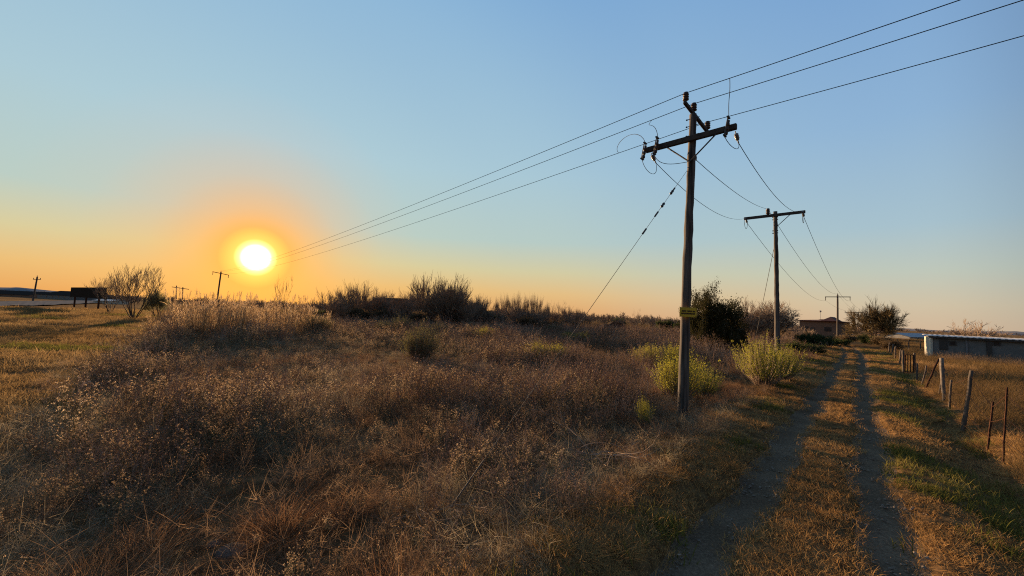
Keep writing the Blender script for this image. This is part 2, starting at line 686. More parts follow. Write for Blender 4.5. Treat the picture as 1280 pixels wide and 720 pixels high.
gu = spaced(-6, 26, .11, -500, 1150)
gv = spaced(-9, 7, .075, -1250, 1250)
U, V = np.meshgrid(gu, gv, indexing='ij')
X, Y = xy(U, V)
Z = hz(X, Y)
me = grid_mesh('ground', X, Y, Z, mat_ground())
me.flip_normals()
tag(link('ground', me), kind='structure')

MT = mat_track()
for k in (-1, 1):
    u = np.concatenate([np.arange(-6, 24, .1), np.arange(24, 58, .3)])
    c = rut(u, k)
    prof = np.array([-1, -.8, -.45, 0, .45, .8, 1])
    wid = .30 + .06 * (fbm(u / 1.5, u * 0 + k, 31, 3) - .5) * 2
    edge = np.stack([.07 * (vnoise(u * 3, u * 0 + j * 7.3 + k, 40 + j) - .5) for j in range(7)], -1)
    VV = c[:, None] + prof[None] * wid[:, None] * 1.15 + edge
    UU = np.repeat(u[:, None], 7, 1)
    XX, YY = xy(UU, VV)
    ZZ = hz(XX, YY) + np.array([-.03, .006, .016, .02, .016, .006, -.03])[None]
    me = grid_mesh('dirt_track', XX, YY, ZZ, MT)
    me.flip_normals()
    tag(link('dirt_track', me), kind='structure')


def ribbon(name, near, far, dz, mat, n=40):
    """a flat strip between two pixel polylines on the ground"""
    a = [G(*p) for p in near]
    b = [G(*p) for p in far]

    def samp(q):
        out = []
        for i in range(len(q) - 1):
            for t in range(n):
                out.append(q[i].lerp(q[i + 1], t / n))
        out.append(q[-1])
        return out
    a, b = samp(a), samp(b)
    A = np.array([[p.x, p.y] for p in a])
    B = np.array([[p.x, p.y] for p in b])
    T = np.linspace(0, 1, 9)
    XX = A[:, None, 0] * (1 - T) + B[:, None, 0] * T
    YY = A[:, None, 1] * (1 - T) + B[:, None, 1] * T
    ZZ = hz(XX, YY) + dz
    me = grid_mesh(name, XX, YY, ZZ, mat)
    o = tag(link(name, me), kind='structure')
    if me.polygons[0].normal.z < 0:
        me.flip_normals()
    return o


# tarred road beyond the mown verge
ribbon('road', [(-700, 371), (-200, 379), (0, 384), (60, 382.2), (140, 378.8)], [(-700, 353), (-200, 367), (0, 377.6), (70, 376.6), (140, 375.2)], .22, M['asphalt'])

# hills on the skyline
def hills(name, px0, px1, ytop, dist, seed):
    a, b = P(px0, 400, dist), P(px1, 400, dist)
    n = 60
    T = np.linspace(0, 1, n)
    XX, YY, ZZ = [], [], []
    for j, (f, dy) in enumerate(((0, -110), (.5, -55), (1, 0), (.6, 60), (0, 120))):
        x = a.x + (b.x - a.x) * T
        y = np.full(n, dist) + dy + 60 * (fbm(T * 4, T * 0 + j, seed) - .5)
        h = np.array([P(px0 + (px1 - px0) * t, ytop(t), dist).z for t in T])
        h = h * f + (fbm(T * 14, T * 0 + j, seed + 5) - .5) * dist * .006 * (f > 0)
        XX.append(x)
        YY.append(y)
        ZZ.append(np.maximum(h, -1) if f else np.full(n, -3.0))
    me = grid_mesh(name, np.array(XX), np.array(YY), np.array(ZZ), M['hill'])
    tag(link(name, me), kind='structure')


def bump(t, pts):
    xs, ys = zip(*pts)
    return float(np.interp(t, xs, ys))


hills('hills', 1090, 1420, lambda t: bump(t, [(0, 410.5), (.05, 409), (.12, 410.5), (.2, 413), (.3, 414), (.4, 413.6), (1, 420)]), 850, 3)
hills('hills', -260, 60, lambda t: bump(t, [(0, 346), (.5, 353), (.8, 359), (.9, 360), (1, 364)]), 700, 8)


def part(mb, name, mat, parent, world=True, smooth=False, label=None):
    """link one mesh as a part; world coordinates are moved into the (unrotated) parent's frame"""
    if world:
        off = Vector(parent.location)
        q = parent.parent
        while q is not None:
            off += Vector(q.location)
            q = q.parent
        mb.v = [Vector(v) - off for v in mb.v]
    o = link(name, mb.mesh(name, mat, smooth), parent)
    if label:
        o['label'] = label
    return o


# ------------------------------------------------------------------ power lines
LD = Vector((TU[0], TU[1], 0))                    # along the pole row, away from the camera
ZD = Vector((0, 0, 1))


def pole_mesh(base, top, r0, r1, seed, sides=14, n=34, sink=.4):
    rnd = random.Random(seed)
    mb = MB()
    pts, rad = [], []
    ax = (top - base)
    b0 = base - ax.normalized() * sink
    for i in range(n + 1):
        t = i / n
        p = b0.lerp(top, t)
        p = p + Vector((math.sin(t * 5 + seed) * .012 + rnd.uniform(-.006, .006), math.cos(t * 4 + seed) * .012 + rnd.uniform(-.006, .006), 0))
        pts.append(p)
        rad.append((r0 + (r1 - r0) * t) * (1 + rnd.uniform(-.05, .05) + (.07 if rnd.random() < .1 else 0)))
    mb.tube(pts, rad, sides, True, .045, rnd)
    return mb


def insulator_profile(h, r):
    pr = [(0, r * .3), (h * .08, r * .55)]
    for i in range(3):
        t = .12 + i * .27
        pr += [(h * t, r * .95), (h * (t + .08), r), (h * (t + .17), r * .72), (h * (t + .22), r * .68)]
    pr += [(h * .94, r * .8), (h, r * .45)]
    return pr


def sag_pts(a, b, sag, n=24):
    return [a.lerp(b, i / n) - ZD * sag * 4 * (i / n) * (1 - i / n) for i in range(n + 1)]


def bez(a, b, c, d, n=14):
    out = []
    for i in range(n + 1):
        t = i / n
        out.append(a * (1 - t) ** 3 + b * 3 * t * (1 - t) ** 2 + c * 3 * t * t * (1 - t) + d * t ** 3)
    return out


# --- the near pole, where the branch line leaves the line overhead
B1 = on(P(853, 516, 9.6))
B1.y = 9.75
B1 = on(P(853, 516, 9.75))
T1 = P(866.0, 143, 9.95)
pole1 = thing('utility_pole', 'tall weathered wooden power pole with fuse crossarm and yellow notice, nearest the camera', 'power pole', B1)
part(pole_mesh(B1, T1, .125, .092, 3), 'pole', M['wood'], pole1, smooth=True)
ax1 = (T1 - B1).normalized()


def on1(z):
    t = (z - B1.z) / (T1.z - B1.z)
    return B1.lerp(T1, t)


# lower crossarm: crosswise to the branch line
CA = P(866, 176, 9.93)
CD = Vector((LD.y, -LD.x, 0)).normalized()        # to the right, towards the camera
CA = CA - LD * .14
mb = MB()
a0, a1 = CA - CD * 1.22, CA + CD * 1.06
a1 = a1 + ZD * .02
mid, ln_ = (a0 + a1) / 2, (a1 - a0).length
cx = (a1 - a0).normalized()
cz = ZD
cy = cz.cross(cx).normalized()
mb.box(mid, (ln_, .10, .145), (cx, cy, cx.cross(cy)), .012)
arm1 = part(mb, 'crossarm', M['arm_wood'], pole1)


def arm1p(s, dz=0.0, out=0.0):
    return CA + cx * s + ZD * dz + LD * out


for s in (-.62, .62):
    mb = MB()
    mb.tube([arm1p(s, -.07, -.06), on1(CA.z - .62) - LD * .12], .019, 5)
    part(mb, 'brace', M['dark_steel'], pole1)
# through bolts of the pole
for dz in (.16, .42, .62):
    mb = MB()
    q = on1(CA.z + dz)
    mb.tube([q - CD * .17, q + CD * .17], .011, 6)
    mb.tube([q - CD * .135, q - CD * .155], .024, 6)
    part(mb, 'bolt', M['dark_steel'], pole1)
# top arm: crosswise to the line overhead
OD = Vector((-.669, .743, 0)).normalized()
KD = Vector((.743, .669, 0)).normalized()
k0, k1 = P(855.5, 127.5, 9.62), P(886, 167, 10.72)
KD = (k1 - k0).normalized()
kn = KD.cross(ZD).normalized()
mb = MB()
mb.box((k0 + k1) / 2, ((k1 - k0).length, .07, .095), (KD, kn, kn.cross(KD)), .01)
topo = part(mb, 'top_arm', M['arm_wood'], pole1)
PINS = []
for s, h in ((.05, .24), (.36, .24), (.94, .24)):
    q = k0.lerp(k1, s) + ZD * .04
    mb = MB()
    mb.lathe(q, ZD, [(0, .016), (.05, .016)], 6)
    mb.lathe(q + ZD * .03, ZD, insulator_profile(h, .078), 12)
    part(mb, 'insulator', M['porcelain'], pole1, smooth=True)
    PINS.append(q + ZD * (.03 + h - .02))


def cutout(q, name='fuse_cutout'):
    """drop-out fuse: bracket, insulator body and tube"""
    mb = MB()
    d = (ZD * 1 + CD * .18).normalized()
    mb.lathe(q - d * .20, d, insulator_profile(.40, .045), 8)
    o = part(mb, name, M['porcelain'], pole1, smooth=True)
    mb = MB()
    t = q - LD * .11
    mb.tube([t + d * .24, t - d * .20], .014, 6)
    mb.box(t + d * .24 + LD * .05, (.05, .16, .03), (CD, LD, ZD))
    mb.box(t - d * .20 + LD * .05, (.05, .16, .03), (CD, LD, ZD))
    part(mb, 'fuse_tube', M['dark_steel'], o)
    return q + d * .25 - LD * .03, q - d * .22 - LD * .05


CUT = [cutout(arm1p(s, dz, -.14)) for s, dz in ((-1.2, -.10), (-.86, -.04), (.88, -.04))]
# strain insulators holding the branch line
STR = []
for s, dz in ((-1.08, -.09), (1.02, -.09)):
    q = arm1p(s, dz, .03)
    d = (LD * .9 - ZD * .42).normalized()
    mb = MB()
    mb.tube([q, q + d * .10], .012, 5)
    mb.lathe(q + d * .08, d, insulator_profile(.21, .052), 10)
    mb.tube([q + d * .28, q + d * .40], .017, 5)
    part(mb, 'strain_insulator', M['grey_insulator'], pole1, smooth=True)
    STR.append(q + d * .40)
q = on1(CA.z - .30) + LD * .11
d = (LD * .95 - ZD * .3).normalized()
mb = MB()
mb.tube([q - LD * .05, q + d * .08], .012, 5)
mb.lathe(q + d * .06, d, insulator_profile(.19, .05), 10)
mb.tube([q + d * .24, q + d * .32], .017, 5)
part(mb, 'strain_insulator', M['grey_insulator'], pole1, smooth=True)
STR.insert(1, q + d * .32)

# the line overhead: from behind the camera, over the near pole, to a far pole by the sun
FARB = P(271, 376, 93)
FART = P(276.2, 340, 93)
BACK = 62
LINES = []
for i, (pin, lab, off) in enumerate(zip(PINS, (
        'topmost overhead wire running over the pole top towards the sun',
        'overhead wire on the middle insulator at the pole tip, running towards the sun',
        'lowest of the overhead wires, held by the insulator out on the top arm'), (-.5, 0.0, .95))):
    mb = MB()
    endF = FART + KD * (off * 1.5) + ZD * .1 - ZD * .2 * abs(off)
    endB = pin - OD * BACK + ZD * .2
    pts = sag_pts(endB, pin, 1.0, 40)[:-1] + sag_pts(pin, endF, 1.0, 44)
    mb.tube(pts, .0085, 4)
    tag(link('power_line', mb.mesh('power_line', M['wire'])), lab, 'overhead wire', 'wires of the line overhead')
    LINES.append(pts)


def on_line(i, s):
    """point s metres along wire i from the near pole, minus is behind the camera"""
    pin = PINS[i]
    best = min(LINES[i], key=lambda q: abs((q - pin).dot(OD) - s))
    j = LINES[i].index(best)
    k = min(max(j + (1 if (best - pin).dot(OD) < s else -1), 0), len(LINES[i]) - 1)
    a, b = best, LINES[i][k]
    sa, sb = (a - pin).dot(OD), (b - pin).dot(OD)
    return a.lerp(b, (s - sa) / (sb - sa)) if abs(sb - sa) > 1e-6 else a


# jumpers: overhead wires down to the fuses, and fuses across to the branch line
jl = [
    bez(on_line(0, -1.05), on_line(0, -1.05) - ZD * .5 + CD * .02, CUT[2][0] + ZD * .6 - CD * .02, CUT[2][0]),
    bez(on_line(1, 1.2), on_line(1, 1.2) - ZD * .25 - CD * .25, CUT[1][0] + ZD * .6 - CD * .05, CUT[1][0]),
    bez(on_line(2, 2.9), on_line(2, 2.9) + ZD * .35 - CD * .3, CUT[0][0] + ZD * .75 - CD * .25, CUT[0][0]),
    bez(CUT[0][1], CUT[0][1] - ZD * .45 + CD * .1, STR[0] - ZD * .55 + CD * .12, STR[0]),
    bez(CUT[1][1], CUT[1][1] - ZD * .45 + CD * .15, on1(CA.z - .42) - CD * .3 - ZD * .12, STR[1]),
    bez(CUT[2][1], CUT[2][1] - ZD * .3 + CD * .1, STR[2] - ZD * .3 + CD * .05, STR[2]),
]
for q in jl:
    mb = MB()
    mb.tube(q, .0075, 4)
    part(mb, 'jumper_wire', M['wire'], pole1)

# yellow notice on the near pole; its writing cannot be read in the photo, two rows of dark strokes
SC = P(860.0, 390.3, 9.62)
sx = Vector((1, .05, 0)).normalized()
sx = Vector((math.cos(math.radians(-3)), math.sin(math.radians(-3)) * .6, -.01)).normalized()
sy = sx.cross(ZD).normalized() * -1
sz = sx.cross(sy).normalized()
mb = MB()
mb.box(SC, (.42, .006, .235), (sx, sy, sz), .003)
sg = part(mb, 'notice_plate', M['sign'], pole1)
mb = MB()
for row, spans in ((.026, ((-.155, -.128), (-.122, -.098), (-.093, -.07), (-.064, -.045), (-.015, .004), (.009, .03), (.035, .054), (.059, .078), (.083, .1), (.115, .137), (.142, .165))),
                   (-.034, ((-.165, -.145), (-.141, -.115), (-.109, -.09), (-.085, -.062), (-.055, -.03), (-.024, -.004), (.001, .024), (.03, .05), (.055, .08), (.085, .106), (.112, .135), (.14, .165)))):
    for a, b in spans:
        mb.box(SC + sx * (a + b) / 2 + sz * row - sy * .0045, (b - a, .003, .04), (sx, sy, sz))
part(mb, 'lettering', M['letter'], sg)
for s in (-1, 1):
    for t in (-1, 1):
        mb = MB()
        mb.lathe(SC + sx * .19 * s + sz * .095 * t - sy * .003, -sy, [(0, .008), (.004, .007)], 6)
        part(mb, 'bolt', M['dark_steel'], sg)

# stay wire of the near pole down to the field
SA = on1(P(860, 212, 9.9).z) - CD * .1
SB = on(G(553, 660)) + ZD * .05
stay = thing('stay_wire', 'long stay wire slanting from the near pole down into the weeds', 'stay wire', SB)
mb = MB()
mb.tube([SA, SB + (SA - SB).normalized() * .7], .0048, 5)
part(mb, 'strand', M['guy'], stay)
mb = MB()
mb.tube([SB + (SA - SB).normalized() * .75, SB - (SA - SB).normalized() * .3], .009, 6)
part(mb, 'anchor_rod', M['guy'], stay)
sdv = (SB - SA).normalized()
for t in (1.35, 2.05):
    mb = MB()
    mb.lathe(SA + sdv * (t - .1), sdv, [(0, .014), (.02, .03), (.05, .034), (.1, .022), (.15, .034), (.18, .03), (.2, .014)], 8)
    part(mb, 'stay_insulator', M['dark_steel'], stay, smooth=True)
for t in (1.1, 2.4, 3.2):
    mb = MB()
    mb.tube([SA + sdv * t, SA + sdv * (t + .22)], .02, 6)
    part(mb, 'wire_grip', M['dark_steel'], stay)

# --- second pole of the branch line
D2 = 23.5
B2 = on(P(972.5, 450, D2))
B2 = on(Vector((B2.x, D2, 0)))
T2 = P(969, 264.5, D2)
pole2 = thing('utility_pole', 'wooden power pole rising out of yellow-green bush, single crossarm on top', 'power pole', B2, 0, 'poles of the branch line')
part(pole_mesh(B2, T2, .15, .105, 5), 'pole', M['wood'], pole2, smooth=True)
C2 = P(970.5, 269.5, D2) - LD * .16
c0, c1_ = C2 - CD * 1.72, C2 + CD * 1.45
mb = MB()
mb.box((c0 + c1_) / 2, ((c1_ - c0).length, .11, .17), ((c1_ - c0).normalized(), ZD.cross((c1_ - c0).normalized()), ZD), .012)
part(mb, 'crossarm', M['arm_wood'], pole2)
mb = MB()
mb.tube([C2 + CD * .72 - ZD * .06, C2 - ZD * .75 + LD * .05], .022, 5)
part(mb, 'brace', M['dark_steel'], pole2)
q = C2 - CD * .42 + ZD * .08
mb = MB()
mb.lathe(q, ZD, insulator_profile(.40, .12), 12)
part(mb, 'insulator', M['porcelain'], pole2, smooth=True)
PIN2 = q + ZD * .36
IN2, OUT2 = [], []
for s in (-1.62, 1.34):
    for dd, lst in ((-1, IN2), (1, OUT2)):
        q = C2 + CD * s - ZD * .06 + LD * .06 * dd
        d = (LD * dd * .95 - ZD * (.42 if dd > 0 else .12)).normalized()
        mb = MB()
        mb.lathe(q, d, [(0, .014), (.06, .014)] + [(.06 + h, r) for h, r in insulator_profile(.26, .062)] + [(.42, .018)], 10)
        part(mb, 'strain_insulator', M['grey_insulator'], pole2, smooth=True)
        lst.append(q + d * .42)
for i in range(2):
    mb = MB()
    mb.tube(bez(IN2[i], IN2[i] - ZD * .75 + LD * .05, OUT2[i] - ZD * .55, OUT2[i]), .012, 4)
    part(mb, 'jumper_wire', M['wire'], pole2)
for dz in (.35, .5, 1.2, 1.35):
    mb = MB()
    q = T2 - ZD * dz
    mb.tube([q - CD * .15, q + CD * .15], .03, 6)
    part(mb, 'bolt', M['dark_steel'], pole2)

# --- third and fourth poles beside the house


def simple_pole(px, pyb, pyt, d, arm, label, group, tilt=0, armdir=CD, arm_dz=.35, drop=True, seed=1, r=.12, pxt=None):
    b = on(P(px, pyb, d))
    b = Vector((b.x, d, hz1(b.x, d)))
    t = P(pxt if pxt is not None else px, pyt, d)
    o = thing('utility_pole', label, 'power pole', b, 0, group)
    part(pole_mesh(b, t, r * 1.15, r * .9, seed, 8, 12), 'pole', M['wood'], o, smooth=True)
    mb = MB()
    c = t - ZD * arm_dz
    mb.box(c, (arm, .12, .15), (armdir, ZD.cross(armdir), ZD))
    part(mb, 'crossarm', M['arm_wood'], o)
    tips = []
    for s in (-1, 1):
        q = c + armdir * s * (arm / 2 - .1)
        mb = MB()
        mb.lathe(q, ZD * (-1 if drop else 1), [(h, r_) for h, r_ in insulator_profile(.75 if drop else .4, .07)], 6)
        part(mb, 'insulator', M['porcelain'], o)
        tips.append(q + ZD * (-.75 if drop else .4))
    mb = MB()
    mb.lathe(t, ZD, insulator_profile(.35, .08), 6)
    part(mb, 'insulator', M['porcelain'], o)
    return o, [tips[0], t + ZD * .3, tips[1]]


pole3, TIP3 = simple_pole(1047, 421, 369, 78, 4.0, 'small power pole with drooping insulators in front of the brown house', 'poles of the branch line', seed=8, r=.16)
pole4, TIP4 = simple_pole(1067.5, 427, 389.5, 92, 3.4, 'power pole with transformer between the house and the round bush', 'poles of the branch line', seed=9, arm_dz=.2, drop=False, r=.16)
q = P(1067, 408, 91.7)
mb = MB()
mb.lathe(q - ZD * .5, ZD, [(0, .3), (.03, .36), (.9, .36), (.97, .3), (1.0, .12), (1.2, .09)], 12)
part(mb, 'transformer', M['dark_steel'], pole4)
mb = MB()
mb.box(P(1066.2, 421.5, 91.5), (.8, .5, 1.5), None, .04)
tag(link('meter_box', mb.mesh('meter_box', M['plaster'])), 'pale meter cabinet at the foot of the transformer pole', 'cabinet')

# branch line wires
BR = 'wires of the branch line'
ends2 = [IN2[0], PIN2, IN2[1]]
starts2 = [OUT2[0], PIN2, OUT2[1]]
for a, b, sg_, lab in zip(STR, ends2, (.55, .25, .55), (
        'wire from the fuse end of the near crossarm to the second pole', 'wire from the pole shaft below the near crossarm to the second pole',
        'wire from the outer strain insulator of the near crossarm to the second pole')):
    mb = MB()
    mb.tube(sag_pts(a, b, sg_), .0085, 4)
    tag(link('power_line', mb.mesh('power_line', M['wire'])), lab, 'overhead wire', BR)
for a, b, lab in zip(starts2, TIP3, ('wire from the field end of the second crossarm to the pole by the house',
                                     'wire from the pin insulator of the second pole to the pole by the house',
                                     'wire from the track end of the second crossarm to the pole by the house')):
    mb = MB()
    mb.tube(sag_pts(a, b, 1.5, 30), .012, 4)
    tag(link('power_line', mb.mesh('power_line', M['wire'])), lab, 'overhead wire', BR)
for a, b in zip(TIP3, TIP4):
    mb = MB()
    mb.tube(sag_pts(a, b, .3, 10), .012, 4)
    tag(link('power_line', mb.mesh('power_line', M['wire'])), 'thin wire between the two poles beside the brown house', 'overhead wire', BR)

# stay wire of the second pole
mb = MB()
sa2, sb2 = P(968.5, 305, D2), P(949.5, 398, D2 + 1.5)
mb.tube([sa2, sb2 + (sb2 - sa2) * .55], .014, 5)
tag(link('stay_wire', mb.mesh('stay_wire', M['guy'])), 'thin stay wire of the second pole dropping behind the bare bush', 'stay wire')

# far poles towards the sun and the road
ARM = Vector((.95, -.3, 0)).normalized()
simple_pole(271, 377, 340, 93, 3.3, 'distant power pole standing in the reeds just left of the sun', None, armdir=KD, seed=21, r=.16, pxt=276.2)
simple_pole(41, 378, 346, 104, 3.4, 'distant leaning power pole beyond the tarred road', None, armdir=ARM, seed=22, r=.17, pxt=46.5, arm_dz=.7, drop=False)
o = thing('utility_pole', 'far twin-legged power pole between bare tree and reeds', 'power pole', P(224, 376, 120))
for px in (220, 228):
    mb = MB()
    mb.tube([P(px, 378, 120), P(px + .6, 357 if px == 220 else 359, 120)], .13, 6)
    part(mb, 'pole', M['wood'], o)
mb = MB()
a, b = P(215, 358.6, 120), P(236, 361.6, 120)
mb.box((a + b) / 2, ((b - a).length, .15, .2), ((b - a).normalized(), Vector((0, 1, 0)), ZD))
part(mb, 'crossarm', M['arm_wood'], o)


# ------------------------------------------------------------------ buildings
def window(parent, c, ax, nrm, w, h, name='window'):
    mb = MB()
    mb.box(c + nrm * .03, (w + .16, .10, .10), (ax, nrm, ZD))
    mb.v = []
    mb.f = []
    mb.n = 0
    t = .07
    for s in (-1, 1):
        mb.box(c + ax * s * (w / 2 + t / 2) + nrm * .02, (t, .08, h + 2 * t), (ax, nrm, ZD))
        mb.box(c + ZD * s * (h / 2 + t / 2) + nrm * .02, (w, .08, t), (ax, nrm, ZD))
    f = part(mb, name, M['dark_steel'], parent)
    mb = MB()
    mb.box(c + nrm * .012, (w, .02, h), (ax, nrm, ZD))
    part(mb, 'pane', M['glass'], f)


def prism(mb, quad, z0, z1):
    n = len(quad)
    vs = [Vector((q.x, q.y, z0)) for q in quad] + [Vector((q.x, q.y, z1)) for q in quad]
    mb.add(vs, [tuple(range(n - 1, -1, -1)), tuple(range(n, 2 * n))] + [(i, (i + 1) % n, n + (i + 1) % n, n + i) for i in range(n)])


# brown house at the end of the track
HC = P(1047.5, 419, 84)                      # nearest corner
HL = P(999.5, 418.5, 89)
HR = P(1062.5, 419, 92)
HC.z = HL.z = HR.z = 0
e1 = (HL - HC)
e2 = (HR - HC)
house = thing('house', 'brown brick house with dark red hipped roof at the end of the track', 'house', HC)
n1 = Vector((-e1.y, e1.x, 0)).normalized()
if n1.y > 0:
    n1 = -n1
n2 = Vector((-e2.y, e2.x, 0)).normalized()
if n2.x < 0:
    n2 = -n2
zt = P(1047, 402.3, 84).z
mb = MB()
prism(mb, [HC, HR, HR + e1, HL], -.2, zt)
part(mb, 'wall', M['brick'], house)
u1, u2 = e1.normalized(), e2.normalized()
ov = .5
q0, q1, q2, q3 = HC - u1 * ov - u2 * ov, HR - u1 * ov + u2 * ov, HR + e1 + u1 * ov + u2 * ov, HL + u1 * ov - u2 * ov
zp = P(1038.5, 396.2, 88).z
zr = P(1012, 398.3, 90).z
ra = (q0 + q1) / 2 + u1 * e2.length * .38
rb = (q3 + q2) / 2 - u1 * e2.length * .38
mb = MB()
vs = [q + ZD * (zt - .05) for q in (q0, q1, q2, q3)] + [q + ZD * (zt + .12) for q in (q0, q1, q2, q3)] + [ra + ZD * zr, rb + ZD * zr]
mb.add(vs, [(3, 2, 1, 0), (0, 1, 5, 4), (1, 2, 6, 5), (2, 3, 7, 6), (3, 0, 4, 7), (4, 5, 8), (5, 6, 9, 8), (6, 7, 9), (7, 4, 8, 9)])
g0 = HC + e1 * .02 - u2 * .7
g1 = HC + e1 * .42 - u2 * .7
gp = (g0 + g1) / 2
bk = u2 * e2.length * .5
mb.add([g0 + ZD * (zt + .13), g1 + ZD * (zt + .13), gp + ZD * zp + u2 * 2.2, gp + ZD * zp + bk, g0 + bk + ZD * (zt + .13), g1 + bk + ZD * (zt + .13)],
       [(0, 2, 1), (0, 4, 3, 2), (1, 2, 3, 5), (0, 1, 5, 4), (4, 5, 3)])
rf = part(mb, 'roof', M['roof'], house)
for t, w in ((.25, 1.1), (.85, 1.1)):
    window(house, HC + e1 * t + ZD * 1.7, u1, n1, w, .8)
window(house, HC + e2 * .4 + ZD * 1.7, u2, n2, .9, .8)
mb = MB()
c = HC + e1 * .66 + ZD * 1.0
mb.box(c + n1 * .02, (.9, .05, 2.0), (u1, n1, ZD))
dr = part(mb, 'door', M['post_wood'], house)
mb = MB()
mb.lathe(c + n1 * .05 + u1 * .35, n1, [(0, .03), (.06, .03)], 6)
part(mb, 'handle', M['steel'], dr)
mb = MB()
a = P(1025.6, 398.5, 88)
mb.tube([a, P(1025.4, 390, 88)], .03, 5)
mb.lathe(P(1025.4, 390.4, 88), ZD, [(0, .08), (.1, .2), (.3, .22), (.42, .1)], 8)
part(mb, 'antenna', M['steel'], house)

# long low shed behind the fence
SL = P(1166.5, 440, 34)
SL.z = 0
SR = SL + Vector((TV[0], TV[1], 0)) * 15
sdv = (SR - SL)
su = sdv.normalized()
sn = Vector((su.y, -su.x, 0))
shed = thing('shed', 'long low grey shed with pale sheet roof behind the fence', 'shed', SL)
zt = P(1166.5, 420.6, 34).z
bk = -sn * 4.6
mb = MB()
prism(mb, [SL, SR, SR + bk, SL + bk], -.2, zt)
part(mb, 'wall', M['grey_wall'], shed)
mb = MB()
r0, r1 = SL + sn * .35 - su * .25, SR + sn * .35
vs = []
nn = 90
for i in range(nn + 1):
    p = r0.lerp(r1, i / nn)
    w = .018 * (1 if i % 2 else -1)
    vs += [p + ZD * (zt + .03 + w), p + bk - sn * .7 + ZD * (zt + .12 + w)]
fs = [(2 * i, 2 * i + 2, 2 * i + 3, 2 * i + 1) for i in range(nn)]
vs2 = [v + ZD * .035 for v in vs]
k = len(vs)
fs2 = [tuple(j + k for j in reversed(f)) for f in fs]
edge = [(2 * i, 2 * i + k, 2 * i + 2 + k, 2 * i + 2) for i in range(nn)] + [(2 * i + 1, 2 * i + 3, 2 * i + 3 + k, 2 * i + 1 + k) for i in range(nn)] + [(0, 1, 1 + k, k)]
mb.add(vs + vs2, fs + fs2 + edge)
part(mb, 'roof', M['iron_white'], shed)
mb = MB()
mb.box((r0 + r1) / 2 + ZD * (zt - .06) - sn * .1, ((r1 - r0).length, .04, .12), (su, sn, ZD))
part(mb, 'fascia', M['dark_steel'], shed)
mb = MB()
mb.box(SL - su * .07 + bk / 2 + sn * .03 + ZD * (zt / 2 - .12), (.12, bk.length + .06, zt + .1), (su, sn, ZD), .01)
part(mb, 'end_wall', M['plaster'], shed)
mb = MB()
mb.box(SL + su * .62 + sn * .03 + ZD * (zt - .55), (.5, .05, 1.1), (su, sn, ZD))
part(mb, 'door', M['dark_steel'], shed)
for px in (1191, 1245.5):
    d = ray(px, 429)
    nn_ = sn
    t = (SL - Vector((0, 0, H))).dot(nn_) / d.dot(nn_)
    c = Vector((0, 0, H)) + d * t
    window(shed, c + ZD * (.0 if px < 1200 else -.0), su, sn, .28, .26)
for px, w, mm in ((1236, .26, 'dark_steel'), (1208, .10, 'grey_insulator')):
    d = ray(px, 431)
    t = (SL - Vector((0, 0, H))).dot(sn) / d.dot(sn)
    c = Vector((0, 0, H)) + d * t
    mb = MB()
    mb.box(Vector((c.x, c.y, zt / 2 - .1)) + sn * .05, (w, .10, zt - .1), (su, sn, ZD))
    part(mb, 'post', M[mm], shed)


def barn(a, b, depth, zw, zr_, wall, roof, name, label, cat, wins=0):
    """gabled building; a-b is the long front, at ground height"""
    a, b = Vector((a.x, a.y, 0)), Vector((b.x, b.y, 0))
    u = (b - a).normalized()
    nrm = Vector((u.y, -u.x, 0))
    if nrm.y > 0:
        nrm = -nrm
    k = -nrm * depth
    o = thing(name, label, cat, a)
    mb = MB()
    vs = [a, b, b + k, a + k]
    vs = [v - ZD * .3 for v in vs] + [v + ZD * zw for v in vs] + [a + k / 2 + ZD * zr_, b + k / 2 + ZD * zr_]
    mb.add(vs, [(0, 1, 5, 4), (1, 2, 6, 9, 5), (2, 3, 7, 6), (3, 0, 4, 8, 7)])
    part(mb, 'wall', wall, o)
    mb = MB()
    for s, (e, f) in ((0, (a, b)), (1, (a + k, b + k))):
        out = (nrm if s == 0 else -nrm) * .3
        p = [e - u * .2 + out + ZD * (zw - .02), f + u * .2 + out + ZD * (zw - .02), b + k / 2 + u * .2 + ZD * (zr_ + .1), a + k / 2 - u * .2 + ZD * (zr_ + .1)]
        mb.add(p + [v + ZD * .08 for v in p], [(0, 1, 2, 3), (7, 6, 5, 4), (0, 4, 5, 1), (1, 5, 6, 2), (2, 6, 7, 3), (3, 7, 4, 0)])
    part(mb, 'roof', roof, o)
    for i in range(wins):
        c = a.lerp(b, (i + .7) / (wins + .4)) + ZD * zw * .58
        window(o, c, u, nrm, zw * .3, zw * .3)
    return o


# white gabled barn far off
ba, bb = P(1137, 424, 96), P(1172, 424, 104)
barn(ba, bb, 6, P(1137, 421.5, 96).z, P(1134, 417.3, 96).z, M['plaster'], M['iron_blue'], 'barn', 'distant white gabled barn with blue grey roof beside the shed', 'barn', 2)
ba, bb = P(1112, 423, 120), P(1131, 423, 122)
barn(ba, bb, 6, P(1112, 419.6, 120).z, P(1112, 416.8, 120).z, M['brick'], M['dark_roof'], 'barn', 'small brown outbuilding left of the white barn', 'barn', 2)
# dark-roofed building in the thicket
ba, bb = P(455, 388, 70), P(492, 390, 68)
barn(ba, bb, 7, P(470, 383, 69).z, P(470, 373, 73).z, M['brick'], M['dark_roof'], 'farm_building', 'dark roofed farm building among the bare thicket', 'building', 3)
